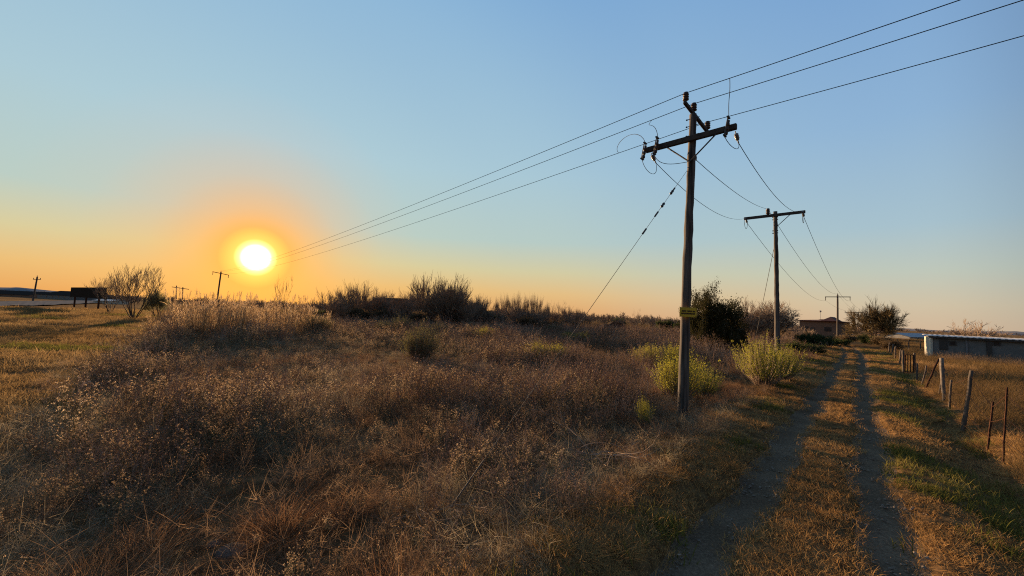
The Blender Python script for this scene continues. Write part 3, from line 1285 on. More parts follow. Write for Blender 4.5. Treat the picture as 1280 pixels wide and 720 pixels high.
# sheds over the tarred road
ba, bb = P(46, 374, 175), P(94, 376, 160)
barn(ba, bb, 14, P(60, 368.5, 170).z, P(60, 363.2, 175).z, M['grey_wall'], M['dark_roof'], 'warehouse', 'long grey warehouse beyond the road, next to the billboard', 'warehouse', 6)
ba, bb = P(-60, 371.5, 185), P(36, 373.5, 180)
barn(ba, bb, 14, P(0, 367.5, 180).z, P(0, 363, 185).z, M['brick'], M['dark_roof'], 'warehouse', 'low brown buildings beyond the road at the foot of pale hills', 'warehouse', 7)
ba, bb = P(116, 379, 120), P(140, 380, 116)
barn(ba, bb, 4, P(120, 375.8, 118).z, P(120, 374.2, 118).z, M['plaster'], M['iron_white'], 'kiosk', 'small pale roadside building seen under the billboard', 'kiosk', 2)

# billboard seen from behind
DA, DB = 72, 60
bl, br_ = P(89.5, 358.2, DA), P(133, 360.5, DB)
bl2, br2 = P(90, 371.2, DA), P(133, 373.4, DB)
bo = P(93, 384.5, 71)
billb = thing('billboard', 'dark back of a billboard on three legs beside the road', 'billboard', Vector((bo.x, bo.y, hz1(bo.x, bo.y))))
bu = (br_ - bl)
bu.z = 0
bu.normalize()
bn = Vector((bu.y, -bu.x, 0))
mb = MB()
zt, zb = (bl.z + br_.z) / 2, (bl2.z + br2.z) / 2
c = (bl + br_) / 2
wd = math.hypot(br_.x - bl.x, br_.y - bl.y)
mb.box((c.x, c.y, (zt + zb) / 2), (wd, .12, zt - zb), (bu, bn, ZD), .01)
part(mb, 'panel', M['board'], billb)
for i in range(3):
    mb = MB()
    zz = zb + (zt - zb) * (.12 + .38 * i)
    mb.box(Vector((c.x, c.y, zz)) - bn * .10, (wd * .98, .08, .14), (bu, bn, ZD))
    part(mb, 'rail', M['dark_steel'], billb)
for t in (.10, .45, .80):
    p = bl.lerp(br_, t)
    mb = MB()
    g = hz1(p.x, p.y)
    mb.tube([(p.x - bn.x * .22, p.y - bn.y * .22, g - .3), (p.x - bn.x * .22, p.y - bn.y * .22, zt - .1)], .13, 7)
    part(mb, 'leg', M['rust'], billb)

# ------------------------------------------------------------------ fence along the track
FP = [  # base, top, radius, kind
    ((1253.5, 568), (1259, 484), .016, 'rust'), ((1233.5, 554), (1241.5, 502), .02, 'rust'), ((1204, 528), (1214.5, 463), .042, 'post_wood'),
    ((1186.5, 505), (1189, 475), .028, 'post_wood'), ((1180, 497), (1176.8, 447.5), .055, 'white_post'), ((1173.5, 491), (1180.5, 461), .03, 'post_wood'),
    ((1157.5, 483), (1173, 449), .032, 'rust'), ((1152.5, 479), (1158.5, 457), .03, 'post_wood'), ((1146, 472), (1146.8, 454), .035, 'post_wood'),
    ((1143.2, 463), (1143.2, 441), .05, 'post_wood'), ((1129.3, 462), (1128.8, 438), .06, 'post_wood'), ((1124.5, 455), (1126, 437), .05, 'post_wood'),
    ((1119, 448), (1119.5, 433), .05, 'post_wood'), ((1115, 444), (1116.5, 430), .06, 'post_wood'), ((1111.5, 440.5), (1112, 428), .06, 'post_wood')]
fb = on(G(1253, 568))
fence = thing('fence', 'old farm fence of leaning posts and slack wire along the right side of the track', 'fence', fb)
tops = []
frnd = random.Random(4)
extra = [(-1.5, .016, 'rust', 1.2), (-3.2, .02, 'rust', 1.35), (-6.0, .045, 'post_wood', 1.3)]
for bpx, tpx, r, kind in FP:
    b = on(G(*bpx))
    t = P(tpx[0], tpx[1], b.y + frnd.uniform(-.1, .1))
    mb = MB()
    n = 7
    pts = [b.lerp(t, i / n) + Vector((frnd.uniform(-.008, .008), frnd.uniform(-.008, .008), 0)) for i in range(n + 1)]
    pts[0] = b + (b - t).normalized() * .35
    mb.tube(pts, [r * (1 + frnd.uniform(-.1, .1)) * (1.06 - .12 * i / n) for i in range(n + 1)], 8 if r > .025 else 5, True, .06 if r > .025 else 0, frnd)
    part(mb, 'post', M[kind], fence, smooth=r > .025, label='thick pale painted corner post' if kind == 'white_post' else None)
    tops.append((b, t))
u0 = uv(tops[0][0].x, tops[0][0].y)
for du, r, kind, h in extra:
    x, y = xy(u0[0] + du, u0[1] + .1)
    b = Vector((float(x), float(y), hz1(x, y)))
    t = b + ZD * h + Vector((.05, .04, 0))
    mb = MB()
    mb.tube([b - ZD * .3, b.lerp(t, .5), t], r, 6)
    part(mb, 'post', M[kind], fence)
    tops.insert(0, (b, t))
for fr in (.3, .6, .9):
    mb = MB()
    pts = []
    for i in range(len(tops) - 1):
        a, b = tops[i][0].lerp(tops[i][1], fr), tops[i + 1][0].lerp(tops[i + 1][1], fr)
        pts += sag_pts(a, b, .04 * (a - b).length / 3, 6)[:-1]
    pts.append(b)
    mb.tube(pts, .006, 3, False)
    part(mb, 'wire', M['rust'], fence)
# a small gate frame standing in the fence line
ga, gb = on(G(1131, 463)), on(G(1142, 465.5))
gate = thing('gate', 'small rusty gate frame leaning in the fence behind the pale post', 'gate', ga)
ga_t, gb_t = P(1131.5, 443, ga.y), P(1142, 444, gb.y)
mb = MB()
mb.tube([ga + ZD * .12, ga_t, gb_t, gb + ZD * .12, ga + ZD * .12], .035, 6)
part(mb, 'frame', M['rust'], gate)
for t in (.33, .66):
    mb = MB()
    mb.tube([ga.lerp(gb, t) + ZD * .12, ga_t.lerp(gb_t, t)], .022, 5)
    part(mb, 'bar', M['rust'], gate)
# second fence line of the paddock further off
pf = thing('fence', 'distant paddock fence of thin posts in front of the white barn', 'fence', on(G(1136, 437)))
pt = []
for px, pyb, pyt in ((1122, 436, 424), (1136, 437.5, 424.5), (1150.5, 438.5, 425), (1164, 440, 425)):
    b = on(G(px, pyb))
    t = P(px, pyt, b.y)
    mb = MB()
    mb.tube([b - ZD * .2, t], .06, 6)
    part(mb, 'post', M['post_wood'], pf)
    pt.append((b, t))
for fr in (.35, .65, .95):
    mb = MB()
    mb.tube([a.lerp(b, fr) for a, b in pt], .018, 3)
    part(mb, 'rail', M['rust'], pf)


# ------------------------------------------------------------------ trees and shrubs
def rot_off(d, ang_, az):
    o = d.orthogonal().normalized()
    o = (Matrix.Rotation(az, 3, d) @ o)
    return (d * math.cos(ang_) + o * math.sin(ang_)).normalized()


def grow(tr, tw, p, d, ln, r, lvl, rnd, spread=.55, upb=.12, kids=(3, 4), tips=None, shrink=.68, sides=6, trunk_lvls=2, wob=.16, rmin=.004):
    """one limb and, recursively, its branches; thick ones go to tr, twigs to tw"""
    n = 4 if lvl > 0 else 3
    pts, rad = [p], [r]
    dd = d
    for i in range(n):
        dd = (dd + Vector((rnd.gauss(0, wob), rnd.gauss(0, wob), rnd.gauss(0, wob * .6) + upb))).normalized()
        p = p + dd * ln / n
        pts.append(p)
        rad.append(r * (1 - .45 * (i + 1) / n) if lvl > 0 else max(r * (1 - .6 * (i + 1) / n), rmin * .5))
    (tr if lvl >= trunk_lvls else tw).tube(pts, rad, max(3, sides - (0 if lvl >= trunk_lvls else 3)), lvl >= trunk_lvls)
    if tips is not None and lvl <= 1:
        tips.extend(pts[1:])
    if lvl == 0:
        return
    k = rnd.randint(*kids)
    for i in range(k):
        t = rnd.uniform(.35, 1) if i else 1.0
        j = min(int(t * n), n - 1)
        q = pts[j].lerp(pts[j + 1], t * n - j) if t < 1 else pts[-1]
        nd = rot_off((pts[j + 1] - pts[j]).normalized(), rnd.uniform(.3, 1) * spread, rnd.uniform(0, 6.28))
        grow(tr, tw, q, nd, ln * shrink * rnd.uniform(.75, 1.15), max(rad[j] * .62, rmin), lvl - 1, rnd, spread, upb, kids, tips, shrink, sides, trunk_lvls, wob, rmin)


def leafquads(mb, pts, per, size, spread, rnd, flat=.5):
    c = np.repeat(np.array([tuple(p) for p in pts]), per, 0)
    c = c + rnd.normal(0, spread, c.shape)
    a = rnd.normal(0, 1, c.shape)
    a /= np.linalg.norm(a, axis=1)[:, None]
    b = np.cross(a, rnd.normal(0, 1, c.shape))
    b /= np.linalg.norm(b, axis=1)[:, None] + 1e-9
    s = size * rnd.uniform(.6, 1.4, (len(c), 1))
    mb.quads(c, a * s, b * s * flat)


def bare_tree(name, seed, h, stems, lvl, spread, upb, tmat, wmat, lean=.35, r0=None, kids=(3, 4), shrink=.68, leaves=None, base_r=.15, leafcfg=(1, .05, .06), R=None, rmin=.012):
    """prototype at the origin: an Empty with children trunk and crown"""
    rnd = random.Random(seed)
    tr, tw = MB(), MB()
    tips = []
    r0 = r0 or h * .02
    tot = sum(shrink ** i for i in range(lvl + 1))
    for s in range(stems):
        a = 6.283 * (s + rnd.random() * .6) / stems
        o = Vector((math.cos(a), math.sin(a), 0))
        d = (ZD + o * (rnd.uniform(.4, 1) * lean if stems > 1 else rnd.uniform(0, .1))).normalized()
        grow(tr, tw, o * base_r * (stems > 1) - ZD * .15, d, h / tot * rnd.uniform(.8, 1.12) * 1.1, r0 * rnd.uniform(.7, 1.1), lvl, rnd, spread, upb, kids, tips, shrink, rmin=rmin)
    lb = MB()
    if leaves:
        leafquads(lb, tips, leafcfg[0], leafcfg[1], leafcfg[2], np.random.RandomState(seed))
    allv = np.array([tuple(v) for v in tw.v + tr.v])
    kz = h / np.percentile(allv[:, 2], 99.8)
    kr = kz if R is None else R / np.percentile(np.hypot(allv[:, 0], allv[:, 1]), 97)
    for b_ in (tr, tw, lb):
        b_.v = [Vector((v[0] * kr, v[1] * kr, v[2] * kz)) for v in b_.v]
    root = thing(name, None, 'tree')
    part(tr, 'trunk', tmat, root, smooth=True)
    if leaves:
        part(lb, 'crown', leaves, root)
        part(tw, 'twigs', wmat, root)
    else:
        part(tw, 'crown', wmat, root)
    return root


def broom(name, seed, h, r, nst, nlf, leaf, stemmat, leafmat, dome=.5, up=.5):
    """bush of many upright wands with small leaves"""
    rnd = random.Random(seed)
    npr = np.random.RandomState(seed)
    st, lf = MB(), MB()
    C, A, B = [], [], []
    for i in range(nst):
        a = rnd.uniform(0, 6.283)
        q = math.sqrt(rnd.random())
        o = Vector((math.cos(a), math.sin(a), 0))
        lob = .78 + .3 * math.sin(a * 2 + seed) * math.sin(a * 3 + seed * 2.3) + .12 * math.sin(a * 7 + seed)
        top = o * r * q * lob * (1 + .25 * rnd.uniform(-1, 1)) + ZD * h * (.75 + .3 * lob) * (1 - dome * q ** 2.2) * rnd.choice((rnd.uniform(.5, .95), rnd.uniform(.8, 1.0), rnd.uniform(.85, 1.22)))
        b = o * r * q * .16
        m = b.lerp(top, .5) + o * r * q * .12 + Vector((rnd.gauss(0, .05), rnd.gauss(0, .05), 0)) * r
        pts = [b - ZD * .1, b.lerp(m, .6), m, m.lerp(top, .55) + ZD * .02, top]
        st.tube(pts, [.009, .008, .006, .004, .0015], 3, False)
        for k in range(nlf):
            t = rnd.uniform(.28, 1)
            p = m.lerp(top, (t - .5) * 2) if t > .5 else b.lerp(m, t * 2)
            d = (top - m).normalized()
            w = rot_off(d, rnd.uniform(.3, 1.1), rnd.uniform(0, 6.28))
            C.append(p + w * leaf * 1.2 + Vector((rnd.gauss(0, .014), rnd.gauss(0, .014), rnd.gauss(0, .014))))
            A.append(w * leaf * rnd.uniform(.6, 1.3))
            B.append(w.cross(Vector((rnd.gauss(0, 1), rnd.gauss(0, 1), rnd.gauss(0, 1)))).normalized() * leaf * .3)
    lf.quads(np.array([tuple(q) for q in C]), np.array([tuple(q) for q in A]), np.array([tuple(q) for q in B]))
    root = thing(name, None, 'shrub')
    part(st, 'stems', stemmat, root)
    part(lf, 'foliage', leafmat, root)
    return root


def place(proto, px, py, label, sc=1.0, sz=None, rz=None, d=None, group=None, cat=None, first=False):
    p = G(px, py) if d is None else P(px, py, d)
    loc = Vector((p.x, p.y, hz1(p.x, p.y)))
    o = proto if first else dup(proto, loc)
    o.location = loc
    o.rotation_euler = (0, 0, RND.uniform(0, 6.28) if rz is None else rz)
    o.scale = (sc, sc, sz or sc)
    tag(o, label, cat, group)
    return o


# dark evergreen tree behind the near pole
t = bare_tree('tree', 41, 4.7, 14, 4, .8, .02, M['bark'], M['twig'], 1.1, .05, (3, 4), .7, M['darkleaf'], .5, (7, .06, .15), 2.3)
place(t, 893, 440, 'dense dark leafy tree right behind the near pole', 1.0, first=True, d=30)
# bare bush tree behind it
t = bare_tree('tree', 42, 5.1, 15, 4, .7, .04, M['bark'], M['twig'], .9, .06, (4, 5), .7, R=3.3, rmin=.014)
place(t, 960, 430, 'brown leafless domed tree behind the second pole', 1.0, first=True, d=46)
t2 = place(t, 932, 431, 'smaller leafless tree between the dark tree and the second pole', .8, .72, d=45)
# round bare tree at the end of the track
t = bare_tree('tree', 43, 6.9, 16, 4, .5, .03, M['bark'], M['twig_olive'], 1.1, .06, (5, 6), .7, R=4.0, rmin=.017)
place(t, 1097, 424, 'round olive brown willow-like tree at the end of the track', 1.0, first=True, d=70)
# flat topped bare tree behind the shed
t = bare_tree('tree', 44, 4.0, 9, 4, .5, .03, M['bark'], M['twig'], 1.5, .05, (3, 4), .7, R=3.5, rmin=.014)
place(t, 1217, 424, 'sparse leafless tree showing above the shed roof', 1.0, first=True, d=52)
# bare tree by the billboard
t = bare_tree('tree', 45, 6.2, 8, 4, .45, .12, M['bark'], M['twig'], .6, .06, (3, 4), .7, R=2.6, rmin=.011)
place(t, 167, 397, 'pale leafless tree with upright branches beside the billboard', 1.0, first=True, d=44)
place(t, 137, 392, 'lower leafless tree right against the end of the billboard', .8, d=52)
# rounded evergreen beside it
t = bare_tree('tree', 46, 4.2, 6, 3, .7, .05, M['bark'], M['twig'], .6, .06, (4, 5), .7, M['grey_green'], .3, (6, .07, .17), 1.5)
place(t, 198, 392, 'rounded olive evergreen between the pale bare tree and the reeds', .85, first=True, d=46)
# lone bare trees on the skyline
BT = [bare_tree('tree', 50, 7.9, 1, 4, .55, .10, M['bark'], M['twig'], .3, .1, (3, 4), .74, R=1.9, rmin=.017),
      bare_tree('tree', 51, 7.3, 5, 4, .42, .16, M['bark'], M['twig'], .35, .05, (3, 4), .7, R=2.4, rmin=.015),
      bare_tree('tree', 52, 4.6, 8, 3, .5, .12, M['bark'], M['twig'], .6, .045, (3, 5), .72, R=2.3, rmin=.017),
      bare_tree('tree', 53, 5.2, 8, 3, .45, .14, M['bark'], M['twig'], .5, .045, (3, 5), .74, R=1.9, rmin=.017)]
used = [False] * 4


def bt(i, px, py, label, sc, d, sz=None, group=None):
    o = place(BT[i], px, py, label, sc, sz, d=d, group=group, first=not used[i])
    used[i] = True
    return o


bt(0, 455, 385, 'lone leafless tree standing over the dark roofed building', 1.0, 76)
bt(1, 556, 392, 'tallest leafless tree in the middle of the thicket', 1.05, 58)
bt(0, 705, 399, 'leafless fan-shaped tree at the open end of the thicket', .9, 62, .6)
bt(1, 480, 384, 'leafless tree just right of the dark roofed building', .9, 80)
for px, sc in ((622, .86), (630, .98), (639, .9), (648, 1.04), (656, .94), (664, 1.02), (672, .96), (686, .8)):
    bt(3, px, 398, 'slim upright leafless tree in the row above the dead branches', sc * .5, 64, sc * 1.1, group='row of slim leafless trees')
bt(2, 384, 385, 'small brown bush tree at the end of the reeds', .7, 50)
bt(0, 357, 385, 'leafless sapling sticking out of the reed tops under the sun', .72, 44)
bt(0, 797, 402, 'thin forked leafless sapling on the open skyline', .5, 60)
trnd = random.Random(91)
for i in range(62):
    px = trnd.uniform(405, 612)
    hgt = bump(px, [(410, .62), (440, .85), (500, .85), (540, 1.0), (570, 1.05), (600, .75)])
    bt(trnd.choice((2, 3, 3, 3)), px, 395, ('leafless scrub tree between the reeds and the dark roofed building' if px < 452 else 'leafless scrub tree beside the dark roofed building' if px < 498 else 'leafless scrub tree around the tallest tree of the thicket' if px < 575 else 'leafless scrub tree at the right end of the thicket'), 1.3 * hgt * trnd.choice((trnd.uniform(.45, .8), trnd.uniform(.45, .8), trnd.uniform(.7, 1.15))), trnd.uniform(50, 68), group='scrub trees of the thicket')
for i in range(34):
    px = trnd.uniform(595, 726)
    bt(trnd.choice((2, 3)), px, 398, ('low leafless bush at the foot of the slim tree row' if px < 680 else 'low leafless bush around the lone fan-shaped tree'), trnd.uniform(.42, .82), trnd.uniform(56, 72), group='low bushes at the thicket edge')
for i in range(34):
    px = trnd.uniform(712, 868)
    bt(trnd.choice((2, 3)), px, 401, ('small dark bush on the skyline left of the tiny car' if px < 762 else 'small dark bush on the skyline between the tiny car and the near pole'), trnd.uniform(.35, .68), trnd.uniform(75, 120), group='bushes on the open skyline')
for i in range(10):
    px = trnd.uniform(985, 1012)
    bt(2, px, 421, 'brown bush in front of the house', trnd.uniform(.3, .5), trnd.uniform(58, 74), group='bushes before the house')

# green undergrowth of the thicket
EV = [bare_tree('shrub', 60, 2.2, 5, 3, .7, .05, M['bark'], M['twig'], .7, .04, (4, 5), .72, M['darkgreen'], .3, (5, .07, .13), 1.7),
      bare_tree('shrub', 61, 2.4, 6, 3, .7, .05, M['bark'], M['twig'], .7, .04, (4, 5), .72, M['litter'], .3, (4, .07, .14), 1.7)]
EVu = [False, False]


def ev(i, px, py, label, sc, sz=None, d=None, group=None):
    o = place(EV[i], px, py, label, sc, sz, d=d, group=group, cat='shrub', first=not EVu[i])
    EVu[i] = True
    return o


for k in range(13):
    px = trnd.uniform(408, 610)
    ev(1, px, 399, 'brown leafy scrub filling the thicket', trnd.uniform(.7, 1.15), None, trnd.uniform(48, 66), 'leafy scrub of the thicket')
ev(0, 604, 398, 'dark green bush at the right end of the tall thicket', 1.25, None, 62)
ev(0, 618, 399, 'lower dark green bush trailing off the thicket', .95, None, 64)
for k in range(7):
    ev(0, trnd.uniform(690, 860), 401, 'dark evergreen bush on the far side of the field', trnd.uniform(.7, 1.1), None, trnd.uniform(70, 110), 'far evergreen bushes')
for k in range(9):
    ev(1, trnd.uniform(625, 720), 402, 'leafy brown bush below the slim trees', trnd.uniform(.5, .8), None, trnd.uniform(52, 64), 'bushes below the slim trees')
ev(0, 689, 408, 'round dark green bush behind the dead branches', .62, .5, 46)
ev(0, 1022, 436, 'black green bush by the track below the house', 1.0, .72, 41)
ev(0, 1008, 446, 'low green bush between the black bush and the yellow bush', .75, .45, 31)
ev(1, 1057, 425, 'brown green shrub at the left bend of the track', .8, .6, 52)
ev(0, 1049, 427, 'small green shrub beside the third pole', .6, .45, 50)
ev(0, 1089, 430, 'dark low bush at the foot of the round tree', .8, .65, 55)
ev(1, 1104, 432, 'pale brown shrub at the start of the fence', .7, .6, 48)
ev(1, 1113, 437, 'scrubby bush grown into the far fence posts', .55, .5, 42)
ev(0, 399, 387, 'dark knobbly bush in the gap right of the reeds', .8, None, 60)

# brooms and willows in the field
BO = broom('shrub', 71, 1.75, 1.3, 520, 24, .024, M['twig'], M['olive'], .5)
place(BO, 524, 445, 'round olive broom bush standing alone in mid field', 1.0, first=True, d=18.5)
YG = broom('shrub', 72, 1.5, 1.0, 190, 46, .025, M['twig_pale'], M['broom'], .32)
place(YG, 846, 506, 'yellow green bush around the foot of the near pole', 1.0, first=True, d=11.6)
place(YG, 878, 503, 'small yellow green bush just right of the near pole', .72, d=12.2)
place(YG, 955, 486, 'tall bright yellow green bush in front of the second pole', 1.22, 1.18, d=14.6)
place(YG, 978, 478, 'yellow green bush on the track side of the second pole', .95, d=16.2)
place(YG, 676, 446, 'low yellow bush in the middle of the weeds', .95, .62, d=20)
place(YG, 694, 445, 'yellow green bush just right of the low yellow one', .7, .6, d=20.4)
place(YG, 808, 448, 'dull green bush left of the near pole', .95, .75, d=19.5)
place(YG, 845, 444, 'yellowish bush behind the near pole', .9, .8, d=19)
place(YG, 806, 537, 'small yellow plant left of the foot of the near pole', .22, .42, d=8.6)
for px, py, sc, sz, d, lab in ((392, 404, 1.5, .95, 33, 'low brownish bush mound in front of the reeds'), (478, 411, .8, .72, 34, 'pale green bush left of the arching dry bush'),
                               (502, 412, 1.0, 1.0, 34, 'arching dry bush behind the round broom'), (549, 412, .85, .75, 34, 'green bush right behind the round broom'),
                               (586, 411, .55, .5, 36, 'tiny green bush at the edge of the thicket')):
    place(BO, px, py, lab, sc, sz, d=d)
for px, py, sc, sz, d, lab in ((603, 412, 1.1, .72, 33, 'bright yellow green bush below the thicket'), (709, 417, .9, .7, 35, 'yellowish bush right of the dark round one'),
                               (728, 417, 1.1, .6, 37, 'low spreading bush near the stay wire')):
    place(YG, px, py, lab, sc, sz, d=d)


# ------------------------------------------------------------------ grass and weeds (ground cover)
def blade(mb, b, d, ln, w, bend, rnd, n=3):
    pts, wid = [b], [w]
    p, dd = b, d
    hd = Vector((d.x, d.y, 0))
    hd = hd.normalized() if hd.length > .01 else Vector((1, 0, 0))
    for i in range(n):
        dd = (dd + hd * bend / n - ZD * bend * .55 * (i + 1) / n / n).normalized()
        p = p + dd * ln / n
        pts.append(p)
        wid.append(w * (1 - (i + 1) / n * .8))
    side = dd.cross(ZD)
    side = side.normalized() if side.length > .01 else Vector((1, 0, 0))
    side = (side + Vector((rnd.gauss(0, .5), rnd.gauss(0, .5), rnd.gauss(0, .2)))).normalized()
    mb.strip(pts, wid, side)
    return pts


def P_short(seed, n, r, l0, l1, w, bend, lean):
    rnd = random.Random(seed)
    mb = MB()
    for i in range(n):
        a, q = rnd.uniform(0, 6.283), r * math.sqrt(rnd.random())
        o = Vector((math.cos(a), math.sin(a), 0))
        d = (ZD + Vector((rnd.gauss(0, lean), rnd.gauss(0, lean), 0))).normalized()
        blade(mb, o * q - ZD * .015, d, rnd.uniform(l0, l1), w * rnd.uniform(.7, 1.3), bend * rnd.uniform(.3, 1.3), rnd)
    return mb


def P_dome(seed, n, r, l0, l1, w):
    rnd = random.Random(seed)
    mb = MB()
    for i in range(n):
        a = rnd.uniform(0, 6.283)
        q = math.sqrt(rnd.random())
        o = Vector((math.cos(a), math.sin(a), 0))
        d = (ZD + o * q * .85 + Vector((rnd.gauss(0, .32), rnd.gauss(0, .32), 0))).normalized()
        blade(mb, o * q * r * .7 - ZD * .02, d, rnd.uniform(l0, l1), w, rnd.uniform(.5, 2.0), rnd, 4)
    return mb


def P_weed(seed, stems, h, mb, sd, heads=9, hs=.010):
    """dry forb: branched thin stalks with pale fluffy heads"""
    rnd = random.Random(seed)
    for s in range(stems):
        a = rnd.uniform(0, 6.283)
        o = Vector((math.cos(a), math.sin(a), 0)) * rnd.uniform(0, .1)
        d = (ZD + Vector((rnd.gauss(0, .22), rnd.gauss(0, .22), 0))).normalized()
        p = o - ZD * .03
        hh = h * rnd.uniform(.6, 1.1)
        pts = [p]
        for i in range(4):
            d = (d + Vector((rnd.gauss(0, .09), rnd.gauss(0, .09), 0))).normalized()
            p = p + d * hh / 4
            pts.append(p)
        mb.tube(pts, [.0035, .003, .0025, .002, .0012], 3, False)
        tips = [pts[-1]]
        for k in range(rnd.randint(4, 7)):
            t = rnd.uniform(.4, .97) * 4
            j = min(int(t), 3)
            q = pts[j].lerp(pts[j + 1], t - j)
            bd = rot_off(d, rnd.uniform(.35, .9), rnd.uniform(0, 6.28))
            l = hh * rnd.uniform(.12, .3)
            m = q + bd * l * .5
            e = m + (bd + ZD * .5).normalized() * l * .5
            mb.tube([q, m, e], [.002, .0016, .001], 3, False)
            tips += [e] + ([m] if rnd.random() < .4 else [])
        # withered leaves
        for k in range(5):
            t = rnd.uniform(.05, .7) * 4
            j = min(int(t), 3)
            q = pts[j].lerp(pts[j + 1], t - j)
            bd = rot_off(ZD, rnd.uniform(.7, 1.9), rnd.uniform(0, 6.28))
            blade(mb, q, bd, rnd.uniform(.03, .09), .006, .8, rnd, 2)
        c = np.repeat(np.array([tuple(q) for q in tips]), heads, 0)
        npr = np.random.RandomState(seed * 31 + s)
        c = c + npr.normal(0, hs * 1.0, c.shape)
        a_ = npr.normal(0, 1, c.shape)
        a_ /= np.linalg.norm(a_, axis=1)[:, None]
        b_ = np.cross(a_, npr.normal(0, 1, c.shape))
        b_ /= np.linalg.norm(b_, axis=1)[:, None]
        s_ = hs * npr.uniform(.4, 1.0, (len(c), 1))
        sd.quads(c, a_ * s_, b_ * s_ * .7)


def P_reed(seed, n, h, st, pl):
    rnd = random.Random(seed)
    for s in range(n):
        o = Vector((rnd.uniform(-.3, .3), rnd.uniform(-.3, .3), -.1))
        d = (ZD + Vector((rnd.gauss(0, .09), rnd.gauss(0, .09), 0))).normalized()
        hh = h * rnd.uniform(.7, 1.08)
        pts = [o]
        p = o
        for i in range(5):
            d = (d + Vector((rnd.gauss(0, .05), rnd.gauss(0, .05), 0))).normalized()
            p = p + d * hh / 5
            pts.append(p)
        st.tube(pts, [.008, .008, .007, .006, .005, .003], 3, False)
        for k in range(9):
            t = rnd.uniform(.15, .92) * 5
            j = min(int(t), 4)
            q = pts[j].lerp(pts[j + 1], t - j)
            blade(st, q, rot_off(ZD, rnd.uniform(.25, .7), rnd.uniform(0, 6.28)), rnd.uniform(.25, .55), .012, rnd.uniform(.6, 1.8), rnd, 4)
        for k in range(14):
            q = pts[-1] - d * rnd.uniform(0, .28) * 1.0
            w = rot_off(d, rnd.uniform(.15, .5), rnd.uniform(0, 6.28))
            blade(pl, q, w, rnd.uniform(.1, .2), .011, .5, rnd, 2)


PROTO = bpy.data.collections.new('ground_cover_kinds')


def proto(names):
    """collection of prototype tufts: names = list of list of (MB, material)"""
    c = bpy.data.collections.new('kinds')
    for i, parts in enumerate(names):
        mb = MB()
        me = bpy.data.meshes.new('tuft')
        vs, fs, mi = [], [], []
        for k, (b, mat) in enumerate(parts):
            n0 = len(vs)
            vs += [tuple(v) for v in b.v]
            fs += [tuple(j + n0 for j in f) for f in b.f]
            mi += [k] * len(b.f)
            me.materials.append(mat)
        me.from_pydata(vs, [], fs)
        me.polygons.foreach_set('material_index', mi)
        me.update()
        o = bpy.data.objects.new('tuft_%03d' % i, me)
        c.objects.link(o)
    return c


def scatter(name, label, cat, kinds, nk, x, y, scale, tilt=.12, zsc=None, dz=0.0, seed=0):
    """one ground cover object: tufts of several kinds instanced on points of the ground"""
    r = np.random.RandomState(seed + 100)
    n = len(x)
    z = hz(x, y) + dz
    me = bpy.data.meshes.new(name)
    me.vertices.add(n)
    me.vertices.foreach_set('co', np.stack([x, y, z], -1).astype(np.float32).ravel())
    a = me.attributes.new('rot', 'FLOAT_VECTOR', 'POINT')
    rot = np.stack([r.normal(0, tilt, n), r.normal(0, tilt, n), r.uniform(0, 6.283, n)], -1)
    a.data.foreach_set('vector', rot.astype(np.float32).ravel())
    a = me.attributes.new('scl', 'FLOAT_VECTOR', 'POINT')
    zs = scale if zsc is None else zsc
    a.data.foreach_set('vector', np.stack([scale, scale, zs], -1).astype(np.float32).ravel())
    a = me.attributes.new('idx', 'INT', 'POINT')
    a.data.foreach_set('value', r.randint(0, nk, n).astype(np.int32))
    o = link(name, me)
    ng = bpy.data.node_groups.new(name, 'GeometryNodeTree')
    ng.interface.new_socket('Geometry', in_out='INPUT', socket_type='NodeSocketGeometry')
    ng.interface.new_socket('Geometry', in_out='OUTPUT', socket_type='NodeSocketGeometry')
    n_, l_ = ng.nodes, ng.links
    gi, go = n_.new('NodeGroupInput'), n_.new('NodeGroupOutput')
    ip = n_.new('GeometryNodeInstanceOnPoints')
    ci = n_.new('GeometryNodeCollectionInfo')
    ci.inputs['Collection'].default_value = kinds
    ci.inputs['Separate Children'].default_value = True
    ci.inputs['Reset Children'].default_value = True
    l_.new(gi.outputs[0], ip.inputs['Points'])
    l_.new(ci.outputs[0], ip.inputs['Instance'])
    ip.inputs['Pick Instance'].default_value = True
    for nm, tp, sk in (('rot', 'FLOAT_VECTOR', 'Rotation'), ('scl', 'FLOAT_VECTOR', 'Scale'), ('idx', 'INT', 'Instance Index')):
        na = n_.new('GeometryNodeInputNamedAttribute')
        na.data_type = tp
        na.inputs['Name'].default_value = nm
        l_.new(na.outputs['Attribute'], ip.inputs[sk])
    l_.new(ip.outputs[0], go.inputs[0])
    md = o.modifiers.new('scatter', 'NODES')
    md.node_group = ng
    tag(o, label, cat, kind='stuff')
    print('SCATTER', name, n)
    return o


def cloud(dens, r0, r1, seed, half=68, p=1.0, rk=6.0):
    """random ground points round the camera: dens per m2 out to rk metres, thinning as (rk/r)^p beyond"""
    r = np.random.RandomState(seed)
    q = np.linspace(r0, r1, 400)
    w = q * np.minimum(1, (rk / q) ** p) * dens
    cdf = np.concatenate([[0], np.cumsum((w[1:] + w[:-1]) / 2 * np.diff(q))])
    n = int(cdf[-1] * 2 * math.radians(half))
    rad = np.interp(r.rand(n) * cdf[-1], cdf, q)
    an = np.radians(r.uniform(-half, half, n))
    return rad * np.sin(an), rad * np.cos(an)


# zones of the ground


